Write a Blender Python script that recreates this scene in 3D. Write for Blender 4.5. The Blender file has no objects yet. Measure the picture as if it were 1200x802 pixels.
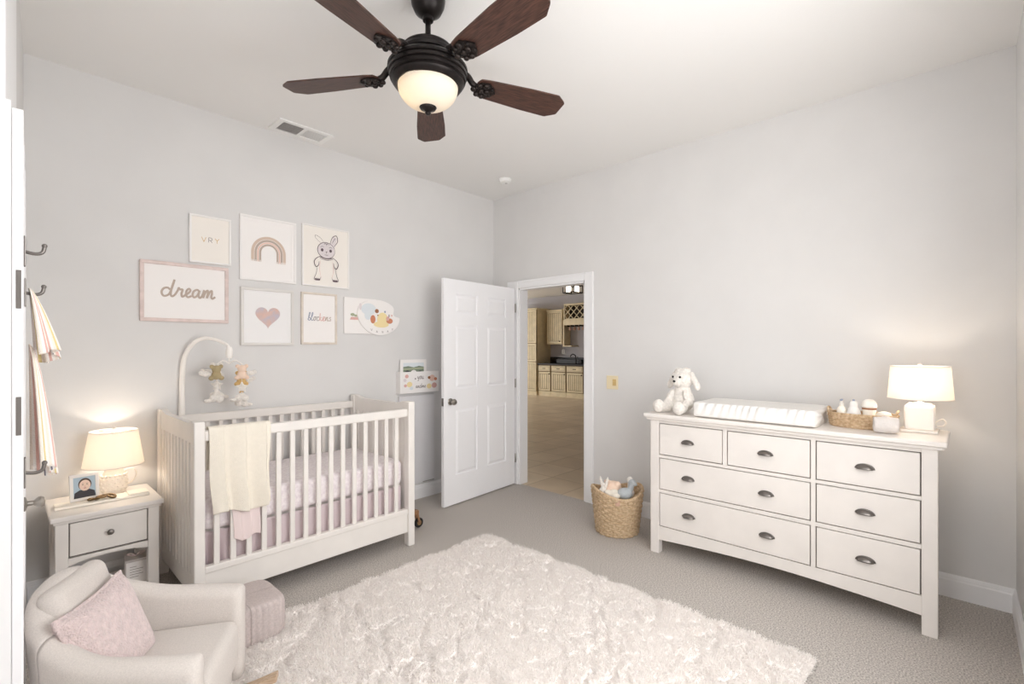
import bpy, bmesh, math, random
from mathutils import Vector, Matrix, noise
random.seed(7)
PI = math.pi
S = bpy.context.scene
COL = S.collection

# ------------------------------------------------------------------ materials
def lin(c):
    c = [v / 255.0 for v in c]
    return tuple((v / 12.92 if v <= .04045 else ((v + .055) / 1.055) ** 2.4) for v in c) + (1.0,)

def mat(name, rgb, rough=.6, metal=0, var=0.0, vscale=8.0, bump=0.0, bscale=200.0, rgb2=None, spec=.4, stretch=None, sheen=0.0, detail=4, coat=0.0):
    m = bpy.data.materials.new(name); m.use_nodes = True
    nt = m.node_tree; b = nt.nodes['Principled BSDF']
    b.inputs['Base Color'].default_value = lin(rgb)
    b.inputs['Roughness'].default_value = rough
    b.inputs['Metallic'].default_value = metal
    b.inputs['Specular IOR Level'].default_value = spec
    b.inputs['Sheen Weight'].default_value = sheen
    b.inputs['Coat Weight'].default_value = coat
    tc = nt.nodes.new('ShaderNodeTexCoord')
    vec = tc.outputs['Object']
    if stretch:
        mp = nt.nodes.new('ShaderNodeMapping'); mp.inputs['Scale'].default_value = stretch
        nt.links.new(vec, mp.inputs['Vector']); vec = mp.outputs['Vector']
    if var or rgb2:
        n = nt.nodes.new('ShaderNodeTexNoise'); n.inputs['Scale'].default_value = vscale; n.inputs['Detail'].default_value = detail
        nt.links.new(vec, n.inputs['Vector'])
        r = nt.nodes.new('ShaderNodeValToRGB')
        r.color_ramp.elements[0].position = .35; r.color_ramp.elements[1].position = .65
        if rgb2: c0, c1 = rgb, rgb2
        else:
            c0 = [max(0, v * (1 - var)) for v in rgb]; c1 = [min(255, v * (1 + var * .6)) for v in rgb]
        r.color_ramp.elements[0].color = lin(c0); r.color_ramp.elements[1].color = lin(c1)
        nt.links.new(n.outputs['Fac'], r.inputs['Fac']); nt.links.new(r.outputs['Color'], b.inputs['Base Color'])
    if bump:
        n2 = nt.nodes.new('ShaderNodeTexNoise'); n2.inputs['Scale'].default_value = bscale; n2.inputs['Detail'].default_value = 3
        nt.links.new(vec, n2.inputs['Vector'])
        bp = nt.nodes.new('ShaderNodeBump'); bp.inputs['Strength'].default_value = bump; bp.inputs['Distance'].default_value = .01
        nt.links.new(n2.outputs['Fac'], bp.inputs['Height']); nt.links.new(bp.outputs['Normal'], b.inputs['Normal'])
    return m

def glow_cloth(name, rgb, trans=.5):
    m = bpy.data.materials.new(name); m.use_nodes = True
    nt = m.node_tree; b = nt.nodes['Principled BSDF']; out = nt.nodes['Material Output']
    b.inputs['Base Color'].default_value = lin(rgb); b.inputs['Roughness'].default_value = .9
    t = nt.nodes.new('ShaderNodeBsdfTranslucent'); t.inputs['Color'].default_value = lin(rgb)
    mx = nt.nodes.new('ShaderNodeMixShader'); mx.inputs['Fac'].default_value = trans
    nt.links.new(b.outputs[0], mx.inputs[1]); nt.links.new(t.outputs[0], mx.inputs[2]); nt.links.new(mx.outputs[0], out.inputs['Surface'])
    return m

def emit(name, rgb, s):
    m = bpy.data.materials.new(name); m.use_nodes = True
    b = m.node_tree.nodes['Principled BSDF']
    b.inputs['Base Color'].default_value = lin(rgb); b.inputs['Emission Color'].default_value = lin(rgb); b.inputs['Emission Strength'].default_value = s
    return m

M = {}
M['wall'] = mat('grey_wall_paint', (221, 220, 219), .85, var=.008, vscale=3, bump=.04, bscale=160, spec=.2)
M['ceil'] = mat('white_ceiling_paint', (236, 235, 233), .9, bump=.05, bscale=120, spec=.2)
M['trim'] = mat('white_trim_paint', (238, 238, 239), .4)
M['door'] = mat('white_door_paint', (242, 242, 244), .6, spec=.2)
M['carpet'] = mat('grey_beige_carpet', (190, 184, 178), .95, var=.2, vscale=140, bump=.35, bscale=300, spec=.05, detail=8)
M['rug'] = mat('cream_shag', (247, 241, 237), .95, rgb2=(253, 249, 245), vscale=75, bump=.5, bscale=300, spec=.05, sheen=.3, detail=8)
M['white_wood'] = mat('warm_white_painted_wood', (230, 225, 220), .42, var=.015, vscale=5)
M['crib_wood'] = mat('crib_white_paint', (233, 229, 224), .42, var=.015, vscale=5)
M['gap'] = mat('drawer_recess', (120, 112, 108), .8)
M['pewter'] = mat('brushed_pewter', (128, 123, 119), .38, metal=.9)
M['nickel'] = mat('satin_nickel', (170, 165, 158), .3, metal=1)
M['bronze'] = mat('oil_rubbed_bronze', (36, 31, 30), .36, metal=.6, var=.2, vscale=20)
M['bronze_hi'] = mat('antique_bronze_leaf', (52, 44, 41), .35, metal=.6, rgb2=(30, 26, 25), vscale=60)
M['walnut'] = mat('dark_walnut_blade', (86, 58, 48), .45, rgb2=(50, 33, 28), vscale=14, stretch=(1.2, 14, 14))
M['amber'] = glow_cloth('frosted_amber_glass', (246, 238, 224), .35)
M['shade'] = glow_cloth('ivory_linen_shade', (248, 243, 236), .45)
M['ceramic'] = mat('ivory_ceramic', (240, 232, 222), .35, bump=.5, bscale=45)
M['lampwhite'] = mat('matte_white_ceramic', (243, 238, 232), .45)
M['chair'] = mat('pale_grey_linen', (217, 210, 204), .95, var=.03, vscale=260, bump=.4, bscale=600, spec=.1, sheen=.15)
M['seam'] = mat('linen_piping', (205, 198, 193), .95)
M['pink_fur'] = mat('blush_plush', (226, 207, 205), .98, var=.045, vscale=60, bump=1, bscale=170, spec=.05, sheen=.4, detail=8)
M['knit'] = mat('grey_knit', (212, 200, 197), .95, var=.04, vscale=120, bump=.6, bscale=400, spec=.05)
M['oak'] = mat('light_oak', (205, 182, 158), .5, rgb2=(182, 156, 130), vscale=10, stretch=(2, 20, 20))
M['blanket'] = mat('cream_blanket', (246, 239, 225), .95, var=.008, vscale=50, bump=.5, bscale=350, spec=.05, sheen=.2)
M['blanket2'] = mat('blush_muslin', (238, 222, 220), .95, bump=.4, bscale=300, spec=.05)
M['skirt'] = mat('mauve_skirt_cotton', (214, 200, 203), .95, bump=.25, bscale=250, spec=.05)
M['sheet'] = mat('lilac_print_sheet', (229, 220, 224), .95, rgb2=(244, 238, 239), vscale=55, bump=.3, bscale=90, spec=.05)
M['pad'] = mat('white_pad_cover', (236, 234, 231), .9, bump=.25, bscale=120, spec=.1)
M['plush'] = mat('cream_white_plush', (240, 235, 228), .98, var=.04, vscale=70, bump=.9, bscale=140, spec=.05, sheen=.4, detail=8)
M['black'] = mat('black_bead', (20, 18, 18), .2)
M['wicker'] = mat('natural_wicker', (218, 194, 162), .75, rgb2=(186, 156, 122), vscale=60, bump=.6, bscale=160)
M['wicker2'] = mat('pale_seagrass', (216, 192, 160), .75, rgb2=(186, 158, 124), vscale=60, bump=.6, bscale=160)
M['leather'] = mat('tan_leather_tag', (196, 160, 140), .7)
M['paper'] = mat('white_paper', (243, 240, 238), .8)
M['cream_paper'] = mat('cream_paper', (241, 236, 229), .8)
M['frame_mauve'] = mat('pale_mauve_frame', (222, 205, 200), .6, var=.04, vscale=20)
M['frame_white'] = mat('white_frame', (240, 238, 236), .5)
M['frame_beige'] = mat('beige_wood_frame', (224, 214, 202), .55, var=.04, vscale=20)
M['frame_silver'] = mat('silver_white_frame', (220, 217, 213), .4)
def ink(n, rgb): M[n] = mat('ink_' + n, rgb, .8)
ink('taupe', (188, 172, 160)); ink('gold', (214, 184, 136)); ink('grey', (160, 152, 150)); ink('pinkish', (232, 200, 186))
ink('tanline', (214, 194, 178)); ink('plum', (108, 92, 98)); ink('plumlite', (226, 218, 219)); ink('rose', (222, 178, 170)); ink('sage', (172, 178, 150))
ink('bluegrey', (150, 158, 176)); ink('brown', (158, 108, 78)); ink('yellow', (240, 222, 170)); ink('terra', (204, 134, 104)); ink('sky', (222, 228, 232)); ink('hill', (128, 140, 122))
ink('skin', (236, 208, 190)); ink('hairdark', (90, 74, 66)); ink('photoblue', (176, 194, 206)); ink('darkcloth', (70, 68, 72)); ink('lips', (196, 140, 130))
M['glass'] = mat('picture_glass', (250, 250, 252), .05, spec=.8)
M['plasticbeige'] = mat('aged_beige_plastic', (232, 218, 184), .5)
M['plastictan'] = mat('tan_switch', (206, 178, 122), .5)
M['plastic'] = mat('white_plastic', (240, 240, 238), .4)
M['ventdark'] = mat('vent_dark_duct', (34, 32, 31), .8)
M['ventgrey'] = mat('vent_grey_louver', (196, 193, 190), .6)
M['tile'] = None
M['cab'] = mat('cream_glazed_cabinet', (218, 204, 170), .5, var=.04, vscale=6)
M['cabglaze'] = mat('cabinet_glaze_line', (122, 100, 70), .6)
M['granite'] = mat('black_granite', (24, 22, 22), .45, var=.3, vscale=90)
M['darkwood'] = mat('dark_recess', (52, 42, 34), .7)
M['kwall'] = mat('kitchen_grey_paint', (186, 184, 188), .85)
M['rubber'] = mat('black_rubber', (40, 37, 36), .7)
M['brass'] = mat('brushed_brass', (176, 148, 104), .35, metal=.9)
M['walnutlight'] = mat('brown_wood', (150, 112, 82), .55)
M['dark_brass'] = mat('dark_brass', (128, 106, 78), .35, metal=.85)
M['bright_paper'] = mat('bright_paper', (251, 250, 250), .7)
M['panel'] = mat('pale_grey_board', (222, 221, 223), .7)
M['mobilewhite'] = mat('mobile_white_plastic', (245, 241, 236), .4)
M['felt_gold'] = mat('gold_felt', (222, 186, 126), .95, bump=.5, bscale=200)
M['felt_brown'] = mat('sage_brown_felt', (176, 160, 124), .95, bump=.5, bscale=200)
M['felt_pink'] = mat('peach_felt', (240, 214, 194), .95, bump=.5, bscale=200)
M['card'] = mat('grey_card_box', (205, 198, 194), .8)
M['towel'] = mat('grey_white_towel', (232, 226, 222), .95, bump=.8, bscale=160)
M['blueplush'] = mat('blue_grey_plush', (186, 192, 196), .97, bump=.7, bscale=160)
M['ivory'] = mat('ivory_plastic', (246, 240, 228), .45)
M['hatwhite'] = mat('white_cap_plastic', (240, 236, 228), .5)
M['cordw'] = mat('white_cord', (236, 230, 222), .5)
for n_, c_ in (('st_cream', (240, 230, 218)), ('st_pink', (222, 182, 172)), ('st_navy', (112, 108, 122)), ('st_yellow', (226, 208, 150)), ('st_white', (246, 241, 236))):
    M[n_] = mat('towel_' + n_, c_, .95, bump=.4, bscale=300)

def tile_mat():
    m = bpy.data.materials.new('beige_floor_tile'); m.use_nodes = True
    nt = m.node_tree; b = nt.nodes['Principled BSDF']; b.inputs['Roughness'].default_value = .35
    tc = nt.nodes.new('ShaderNodeTexCoord')
    br = nt.nodes.new('ShaderNodeTexBrick'); br.offset = 0; br.inputs['Scale'].default_value = 1
    br.inputs['Brick Width'].default_value = .46; br.inputs['Row Height'].default_value = .46; br.inputs['Mortar Size'].default_value = .007
    br.inputs['Color1'].default_value = lin((226, 208, 182)); br.inputs['Color2'].default_value = lin((212, 192, 164)); br.inputs['Mortar'].default_value = lin((188, 168, 140))
    mp = nt.nodes.new('ShaderNodeMapping'); mp.inputs['Rotation'].default_value = (0, 0, .0)
    nt.links.new(tc.outputs['Object'], mp.inputs['Vector']); nt.links.new(mp.outputs['Vector'], br.inputs['Vector'])
    n = nt.nodes.new('ShaderNodeTexNoise'); n.inputs['Scale'].default_value = 3; n.inputs['Detail'].default_value = 6
    nt.links.new(tc.outputs['Object'], n.inputs['Vector'])
    mx = nt.nodes.new('ShaderNodeMix'); mx.data_type = 'RGBA'; mx.blend_type = 'MULTIPLY'; mx.inputs['Factor'].default_value = .35
    nt.links.new(br.outputs['Color'], mx.inputs['A']); nt.links.new(n.outputs['Fac'], mx.inputs['B']); nt.links.new(mx.outputs['Result'], b.inputs['Base Color'])
    return m
M['tile'] = tile_mat()

# ------------------------------------------------------------------ geometry collector
class G:
    def __init__(s, m=None):
        s.V, s.F, s.MI, s.SM, s.mats = [], [], [], [], []; s.lay = 0.0
        s.T = Matrix(); s.cur = 0
        if m: s.use(m)
    def use(s, m):
        m = M[m] if isinstance(m, str) else m
        if m not in s.mats: s.mats.append(m)
        s.cur = s.mats.index(m); return s
    def add(s, vs, fs, smooth=False):
        b = len(s.V); s.V.extend(s.T @ Vector(v) for v in vs)
        for f in fs:
            s.F.append([b + i for i in f]); s.MI.append(s.cur); s.SM.append(smooth)
        return s
    def addbm(s, bm, smooth=False):
        bm.verts.index_update()
        s.add([v.co.copy() for v in bm.verts], [[v.index for v in f.verts] for f in bm.faces], smooth); bm.free(); return s
    def box(s, x0, x1, y0, y1, z0, z1, bev=0.0, seg=2, rot=None, smooth=False):
        bm = bmesh.new(); bmesh.ops.create_cube(bm, size=1)
        c = Vector(((x0 + x1) / 2, (y0 + y1) / 2, (z0 + z1) / 2)); d = (abs(x1 - x0), abs(y1 - y0), abs(z1 - z0))
        bmesh.ops.scale(bm, vec=d, verts=bm.verts)
        if bev:
            bmesh.ops.bevel(bm, geom=bm.edges[:], offset=min(bev, min(d) * .49), segments=seg, profile=.5, affect='EDGES')
        if rot: bmesh.ops.transform(bm, matrix=rot.to_4x4(), verts=bm.verts)
        bmesh.ops.translate(bm, vec=c, verts=bm.verts)
        return s.addbm(bm, smooth)
    def lathe(s, prof, c=(0, 0, 0), n=32, smooth=True, axis='Z'):
        runs = [[prof[0]]]                      # break the profile where it turns sharply, so ridges stay crisp
        for i in range(1, len(prof)):
            runs[-1].append(prof[i])
            if 0 < i < len(prof) - 1:
                d0 = Vector(prof[i]) - Vector(prof[i - 1]); d1 = Vector(prof[i + 1]) - Vector(prof[i])
                if d0.length > 1e-7 and d1.length > 1e-7 and d0.angle(d1) > .6: runs.append([prof[i]])
        for run in runs:
            vs, fs = [], []; m = len(run)
            for i in range(n):
                a = 2 * PI * i / n
                for r, z in run:
                    p = (r * math.cos(a), r * math.sin(a), z)
                    if axis == 'X': p = (z, p[0], p[1])
                    if axis == 'Y': p = (p[0], z, p[1])
                    vs.append((c[0] + p[0], c[1] + p[1], c[2] + p[2]))
            for i in range(n):
                j = (i + 1) % n
                for k in range(m - 1): fs.append([i * m + k, j * m + k, j * m + k + 1, i * m + k + 1])
            s.add(vs, fs, smooth)
        return s
    def tube(s, pts, r, n=10, closed=False, smooth=True):
        pts = [Vector(p) for p in pts]; L = len(pts)
        rr = r if isinstance(r, (list, tuple)) else [r] * L
        vs, fs = [], []; up = None
        for i, p in enumerate(pts):
            a = pts[(i - 1) % L] if (i > 0 or closed) else p
            b = pts[(i + 1) % L] if (i < L - 1 or closed) else p
            t = (b - a)
            t = t.normalized() if t.length > 1e-9 else Vector((0, 0, 1))
            if up is None: up = t.orthogonal().normalized()
            up = (up - t * up.dot(t)); up = up.normalized() if up.length > 1e-6 else t.orthogonal().normalized()
            w = t.cross(up)
            for k in range(n):
                an = 2 * PI * k / n
                vs.append(p + (up * math.cos(an) + w * math.sin(an)) * rr[i])
        for i in range(L if closed else L - 1):
            j = (i + 1) % L
            for k in range(n):
                q = (k + 1) % n
                fs.append([i * n + k, i * n + q, j * n + q, j * n + k])
        if not closed:
            fs.append(list(range(n))[::-1]); fs.append([(L - 1) * n + k for k in range(n)])
        return s.add(vs, fs, smooth)
    def ell(s, c, r, rot=None, sub=3, smooth=True):
        bm = bmesh.new(); bmesh.ops.create_icosphere(bm, subdivisions=sub, radius=1)
        if not isinstance(r, (tuple, list)): r = (r, r, r)
        bmesh.ops.scale(bm, vec=r, verts=bm.verts)
        if rot: bmesh.ops.transform(bm, matrix=rot.to_4x4(), verts=bm.verts)
        bmesh.ops.translate(bm, vec=c, verts=bm.verts)
        return s.addbm(bm, smooth)
    def prism(s, poly, a0, a1, ax='Z', smooth=False):
        # poly 2D extruded along axis ax from a0 to a1.  ax Z:(x,y)  Y:(x,z)  X:(y,z)
        f = {'Z': lambda p, a: (p[0], p[1], a), 'Y': lambda p, a: (p[0], a, p[1]), 'X': lambda p, a: (a, p[0], p[1])}[ax]
        n = len(poly)
        vs = [f(p, a0) for p in poly] + [f(p, a1) for p in poly]
        fs = [list(range(n)), list(range(n, 2 * n))[::-1]] + [[i, i + n, (i + 1) % n + n, (i + 1) % n] for i in range(n)]
        bm = bmesh.new(); bv = [bm.verts.new(v) for v in vs]
        for q in fs: bm.faces.new([bv[i] for i in q])
        bmesh.ops.recalc_face_normals(bm, faces=bm.faces)
        return s.addbm(bm, smooth)
    def surf(s, fn, nu, nv, closeu=False, smooth=True, colmat=None):
        vs = [fn(i / (nu if closeu else nu), j / nv) for i in range(nu if closeu else nu + 1) for j in range(nv + 1)]
        w = nv + 1; b = len(s.V); s.V.extend(s.T @ Vector(v) for v in vs)
        for i in range(nu):
            ii = (i + 1) % nu if closeu else i + 1
            if colmat: s.use(colmat(i))
            for j in range(nv):
                s.F.append([b + i * w + j, b + ii * w + j, b + ii * w + j + 1, b + i * w + j + 1]); s.MI.append(s.cur); s.SM.append(smooth)
        return s
    def flat(s, poly, y, ax='Y'):      # one flat polygon in a wall plane
        f = {'Z': lambda p: (p[0], p[1], y), 'Y': lambda p: (p[0], y, p[1]), 'X': lambda p: (y, p[0], p[1])}[ax]
        y -= s.lay; s.lay += 3e-5
        return s.add([f(p) for p in poly], [list(range(len(poly)))])
    def stroke(s, pts, w, y, ax='Y', smooth=True, taper=False):
        p = spline(pts, 6) if smooth and len(pts) > 2 else [Vector(q) for q in pts]
        L = []; R = []
        for i, q in enumerate(p):
            t = p[min(i + 1, len(p) - 1)] - p[max(i - 1, 0)]
            t = t.normalized() if t.length > 1e-9 else Vector((1, 0))
            nn = Vector((-t[1], t[0])) * w * .5
            if taper: nn *= .45 + .55 * math.sin(PI * i / (len(p) - 1))
            L.append(q + nn); R.append(q - nn)
        n = len(p); y -= s.lay; s.lay += 1.2e-5 * n
        f = {'Z': lambda p, k: (p[0], p[1], y - k), 'Y': lambda p, k: (p[0], y - k, p[1]), 'X': lambda p, k: (y - k, p[0], p[1])}[ax]
        return s.add([f(q, 1.2e-5 * (i % n)) for i, q in enumerate(L + R)], [[i, i + 1, n + i + 1, n + i] for i in range(n - 1)])
    def build(s, name, parent=None, **kw):
        me = bpy.data.meshes.new(name); me.from_pydata([tuple(v) for v in s.V], [], s.F)
        for m in s.mats: me.materials.append(m)
        me.polygons.foreach_set('material_index', s.MI); me.polygons.foreach_set('use_smooth', s.SM)
        me.update()
        o = bpy.data.objects.new(name, me); COL.objects.link(o)
        if parent is not None: o.parent = parent
        for k, v in kw.items(): o[k] = v
        return o

def spline(pts, k=6, closed=False):
    P = [Vector(p) for p in pts]; out = []; n = len(P)
    for i in range(n if closed else n - 1):
        if closed: p0, p1, p2, p3 = P[(i - 1) % n], P[i], P[(i + 1) % n], P[(i + 2) % n]
        else: p0, p1, p2, p3 = P[max(i - 1, 0)], P[i], P[i + 1], P[min(i + 2, n - 1)]
        for j in range(k):
            t = j / k
            out.append(.5 * ((2 * p1) + (p2 - p0) * t + (2 * p0 - 5 * p1 + 4 * p2 - p3) * t * t + (3 * p1 - p0 - 3 * p2 + p3) * t ** 3))
    if not closed: out.append(P[-1])
    return out

def circ(cx, cy, rx, ry=None, n=28, a0=0, a1=2 * PI):
    ry = rx if ry is None else ry
    full = abs(a1 - a0 - 2 * PI) < 1e-6
    return [(cx + rx * math.cos(a0 + (a1 - a0) * i / (n if full else n - 1)), cy + ry * math.sin(a0 + (a1 - a0) * i / (n if full else n - 1))) for i in range(n)]

def thing(name, label, cat, loc=(0, 0, 0), rz=0.0, group=None):
    o = bpy.data.objects.new(name, None); COL.objects.link(o); o.empty_display_size = .1
    o.location = loc; o.rotation_euler = (0, 0, rz); o['label'] = label; o['category'] = cat
    if group: o['group'] = group
    return o
def tag(o, label, cat, group=None):
    o['label'] = label; o['category'] = cat
    if group: o['group'] = group
    return o
def struct(g, name, parent=None):
    o = g.build(name, parent)
    if parent is None: o['kind'] = 'structure'
    return o
def soft(o, thick=0.0, sub=0, offset=0.0):
    if thick:
        m = o.modifiers.new('thickness', 'SOLIDIFY'); m.thickness = thick; m.offset = offset
    if sub:
        m = o.modifiers.new('smooth', 'SUBSURF'); m.levels = sub; m.render_levels = sub
    return o
def blob(name, ells, m, parent=None, voxel=.006, smooth=8, disp=0.0):
    g = G(m)
    for e in ells: g.ell(*e)
    o = g.build(name, parent)
    r = o.modifiers.new('skin', 'REMESH'); r.mode = 'VOXEL'; r.voxel_size = voxel; r.use_smooth_shade = True
    k = o.modifiers.new('soften', 'SMOOTH'); k.iterations = smooth; k.factor = .5
    return o
def R3(x=0, y=0, z=0): return Matrix.Rotation(z, 3, 'Z') @ Matrix.Rotation(y, 3, 'Y') @ Matrix.Rotation(x, 3, 'X')
def lamp(name, kind, loc, energy, rgb, parent=None, size=.04):
    l = bpy.data.lights.new(name, kind); l.energy = energy; l.color = lin(rgb)[:3]
    if kind == 'POINT': l.shadow_soft_size = size
    o = bpy.data.objects.new(name, l); COL.objects.link(o); o.location = loc
    if parent is not None: o.parent = parent
    return o
WORLD, EXPO = 7.0, 0.08

# ------------------------------------------------------------------ the room
H = 3.039; LA = 3.624; LB = 3.972; SPL = -.0506
g = G('carpet'); g.box(-3.98, .02, -4.1, .12, -.06, 0); struct(g, 'floor')
g = G('ceil'); g.box(-3.98, .12, -4.1, .12, H, H + .1); struct(g, 'ceiling')
g = G('wall'); g.box(-3.98, 0.0, 0, .12, 0, H); struct(g, 'wall_back')
DY0, DY1, DZ = -.375, -1.21, 2.045        # doorway in the right wall
g = G('wall'); g.box(0, .12, DY0, .12, 0, H); g.box(0, .12, -4.1, DY1, 0, H); g.box(0, .12, DY1, DY0, DZ, H); struct(g, 'wall_right')
# front wall with a wide window (behind the photographer)
WX0, WX1, WZ0, WZ1 = -3.1, -1.35, .75, 2.45
g = G('wall'); g.box(-3.98, WX0, -LB - .12, -LB, 0, H); g.box(WX1, 0, -LB - .12, -LB, 0, H); g.box(WX0, WX1, -LB - .12, -LB, 0, WZ0); g.box(WX0, WX1, -LB - .12, -LB, WZ1, H)
struct(g, 'wall_front')
def window(name, loc, rz, w, z0, z1):
    t = bpy.data.objects.new(name, None); COL.objects.link(t); t.location = loc; t.rotation_euler = (0, 0, rz); t['kind'] = 'structure'
    f = G('trim'); c = .07
    for a in ((-c, 0, z0 - c, z1 + c), (w, w + c, z0 - c, z1 + c), (0, w, z1, z1 + c)): f.box(a[0], a[1], .0, .012, a[2], a[3], .004)
    for a in ((0, .04, z0, z1), (w - .04, w, z0, z1), (w / 2 - .025, w / 2 + .025, z0, z1), (0, w, z0, z0 + .04), (0, w, z1 - .04, z1)): f.box(a[0], a[1], -.085, -.04, a[2], a[3])
    f.build('window_frame', t)
    f = G('trim'); f.box(-.05, w + .05, -.04, .02, z0 - .035, z0, .005); f.build('window_sill', t)
    return t
window('window_1', (WX0, -LB, 0), 0, WX1 - WX0, WZ0, WZ1)
# left wall, splayed by a few degrees
VY0, VY1 = -3.6, -2.9
g = G('wall'); g.T = Matrix.Translation((-LA, 0, 0)) @ Matrix.Rotation(SPL, 4, 'Z'); g.box(-.12, 0, VY1, .12, 0, H); g.box(-.12, 0, -4.05, VY0, 0, H); g.box(-.12, 0, VY0, VY1, 0, .8); g.box(-.12, 0, VY0, VY1, 2.4, H)
struct(g, 'wall_left')
def on_left(x, y):  # point on the splayed left wall
    return (-LA + x * math.cos(SPL) - y * math.sin(SPL), x * math.sin(SPL) + y * math.cos(SPL))
px_, py_ = on_left(0, VY1)
window('added_window_2', (px_, py_, 0), SPL - PI / 2, VY1 - VY0, .8, 2.4)  # unseen window, added so daylight reaches the dresser front
g = G('trim'); g.T = Matrix.Translation((-LA, 0, 0)) @ Matrix.Rotation(SPL, 4, 'Z'); g.box(0, .014, -1.93, -1.30, 0, H, .003); g.box(.0, .0253, -1.972, -1.93, 0, 2.06); struct(g, 'trim_1')

def base_profile(L):  # along +x, against y=0, out to -y
    return [(0, 0), (-.016, 0), (-.016, .098), (-.012, .106), (-.012, .112), (-.009, .124), (-.004, .13), (0, .13)]
def baseboard(name, p0, p1, nrm):
    g = G('trim'); d = (Vector(p1) - Vector(p0)); L = d.length; d.normalize(); n = Vector(nrm)
    g.T = Matrix(((d[0], -n[0], 0, p0[0]), (d[1], -n[1], 0, p0[1]), (0, 0, 1, 0), (0, 0, 0, 1)))
    g.prism(base_profile(L), 0, L, 'X'); struct(g, name)
baseboard('baseboard_back', (-LA, 0), (0, 0), (0, -1))
baseboard('baseboard_right', (0, -1.32), (0, -LB), (-1, 0))
baseboard('baseboard_front', (-.0, -LB), (-3.8, -LB), (0, 1))
a, b = on_left(0, 0), on_left(0, -1.30)
baseboard('baseboard_left', b, a, (math.cos(SPL), math.sin(SPL)))
# door casing and jamb
g = G('trim')
CW = .095
for (y0, y1, z0, z1) in ((DY1 - CW, DY1, 0, DZ + .075), (DY0, DY0 + .15, 0, DZ + .075), (DY1, DY0, DZ, DZ + .075)):
    g.box(-.018, 0, y0, y1, z0, z1, .005)
    g.box(-.024, -.016, y0 + (0 if y0 < -1 else .0), y0 + .02 if y0 == DY1 - CW else y1, z1 - .02 if y0 == DY1 else z0, z1, .004) if y0 != DY0 else None
g.box(0, .12, DY1, DY1 + .018, 0, DZ, 0); g.box(0, .12, DY0 - .018, DY0, 0, DZ, 0); g.box(0, .12, DY1, DY0, DZ - .018, DZ, 0)
for (y0, y1, z0, z1) in ((DY1 - CW, DY1, 0, DZ + .075), (DY0, DY0 + .095, 0, DZ + .075), (DY1, DY0, DZ, DZ + .075)): g.box(.12, .138, y0, y1, z0, z1, .005)
struct(g, 'trim_2')

# ---- six panel door, swung open against the back wall
def panel_door(name, W, Hd, loc, rz, thick=.035):
    t = bpy.data.objects.new(name, None); COL.objects.link(t); t.location = loc; t.rotation_euler = (0, 0, rz); t['kind'] = 'structure'
    g = G('door')
    st = .115 * W / .8; mid = .11 * W / .8
    zs = [(0, .26), (.86, 1.04), (1.62, 1.72), (1.90, Hd)]       # rails
    for a in ((0, st), (W - st, W), (W / 2 - mid / 2, W / 2 + mid / 2)): g.box(a[0], a[1], -thick, 0, 0, Hd, .003)
    for a in zs:
        for c in ((st - .002, W / 2 - mid / 2 + .002), (W / 2 + mid / 2 - .002, W - st + .002)): g.box(c[0], c[1], -thick + .001, -.001, a[0] + .001, a[1] - .001)
    for k in range(3):
        z0, z1 = zs[k][1], zs[k + 1][0]
        for x0, x1 in ((st, W / 2 - mid / 2), (W / 2 + mid / 2, W - st)):
            g.box(x0 - .004, x1 + .004, -thick + .010, -.012, z0 - .004, z1 + .004)
            d = .035
            for sgn in (0, 1):     # raised field with sloped edges, both faces
                ya, yb = (-.012, -.003) if not sgn else (-thick + .012, -thick + .003)
                v = [(x0 + .012, ya, z0 + .012), (x1 - .012, ya, z0 + .012), (x1 - .012, ya, z1 - .012), (x0 + .012, ya, z1 - .012),
                     (x0 + d, yb, z0 + d), (x1 - d, yb, z0 + d), (x1 - d, yb, z1 - d), (x0 + d, yb, z1 - d)]
                f = [[0, 1, 5, 4], [1, 2, 6, 5], [2, 3, 7, 6], [3, 0, 4, 7], [4, 5, 6, 7]]
                g.add(v, f if not sgn else [q[::-1] for q in f])
    g.build('door_leaf', t)
    return t
dW = 1.0
door1 = panel_door('door_1', dW, 2.03, (-.036, -.352, .012), PI + .075)
def knob(parent, x, y0, z, s, m='nickel', r=.027, sc=1.0):
    g = G(m)
    g.lathe([(p[0] * sc, p[1] * sc) for p in [(0, 0), (.031, 0), (.031, .004), (.024, .008), (.011, .011), (.010, .03), (.016, .036), (r, .046), (r + .001, .054), (r * .8, .064), (0, .068)]] if s > 0 else
            [(p[0] * sc, p[1] * sc) for p in [(0, 0), (.031, 0), (.031, -.004), (.024, -.008), (.011, -.011), (.010, -.03), (.016, -.036), (r, -.046), (r + .001, -.054), (r * .8, -.064), (0, -.068)]], (x, y0, z), 28, axis='Y')
    return g.build('door_knob', parent)
knob(door1, dW - .075, 0, .93, 1)
g = G('pewter'); g.box(dW - .0015, dW + .001, -.03, -.006, .895, .965); g.box(dW, dW + .008, -.024, -.012, .922, .938, .002); g.build('latch_plate', door1)
for z in (.22, 1.0, 1.78):
    g = G('nickel'); g.tube([(-.004, .004, z), (-.004, .004, z + .09)], .006, 8); g.build('hinge', door1)

# ---- left door, folded back against the left wall, seen on its free edge
dir2 = .035
DL = Matrix.Translation((-3.676, -1.974, .012)) @ Matrix.Rotation(PI / 2 - dir2, 4, 'Z')
door2 = panel_door('door_2', .70, 2.03, (-3.676, -1.974, .012), PI / 2 - dir2, .022)
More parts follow.
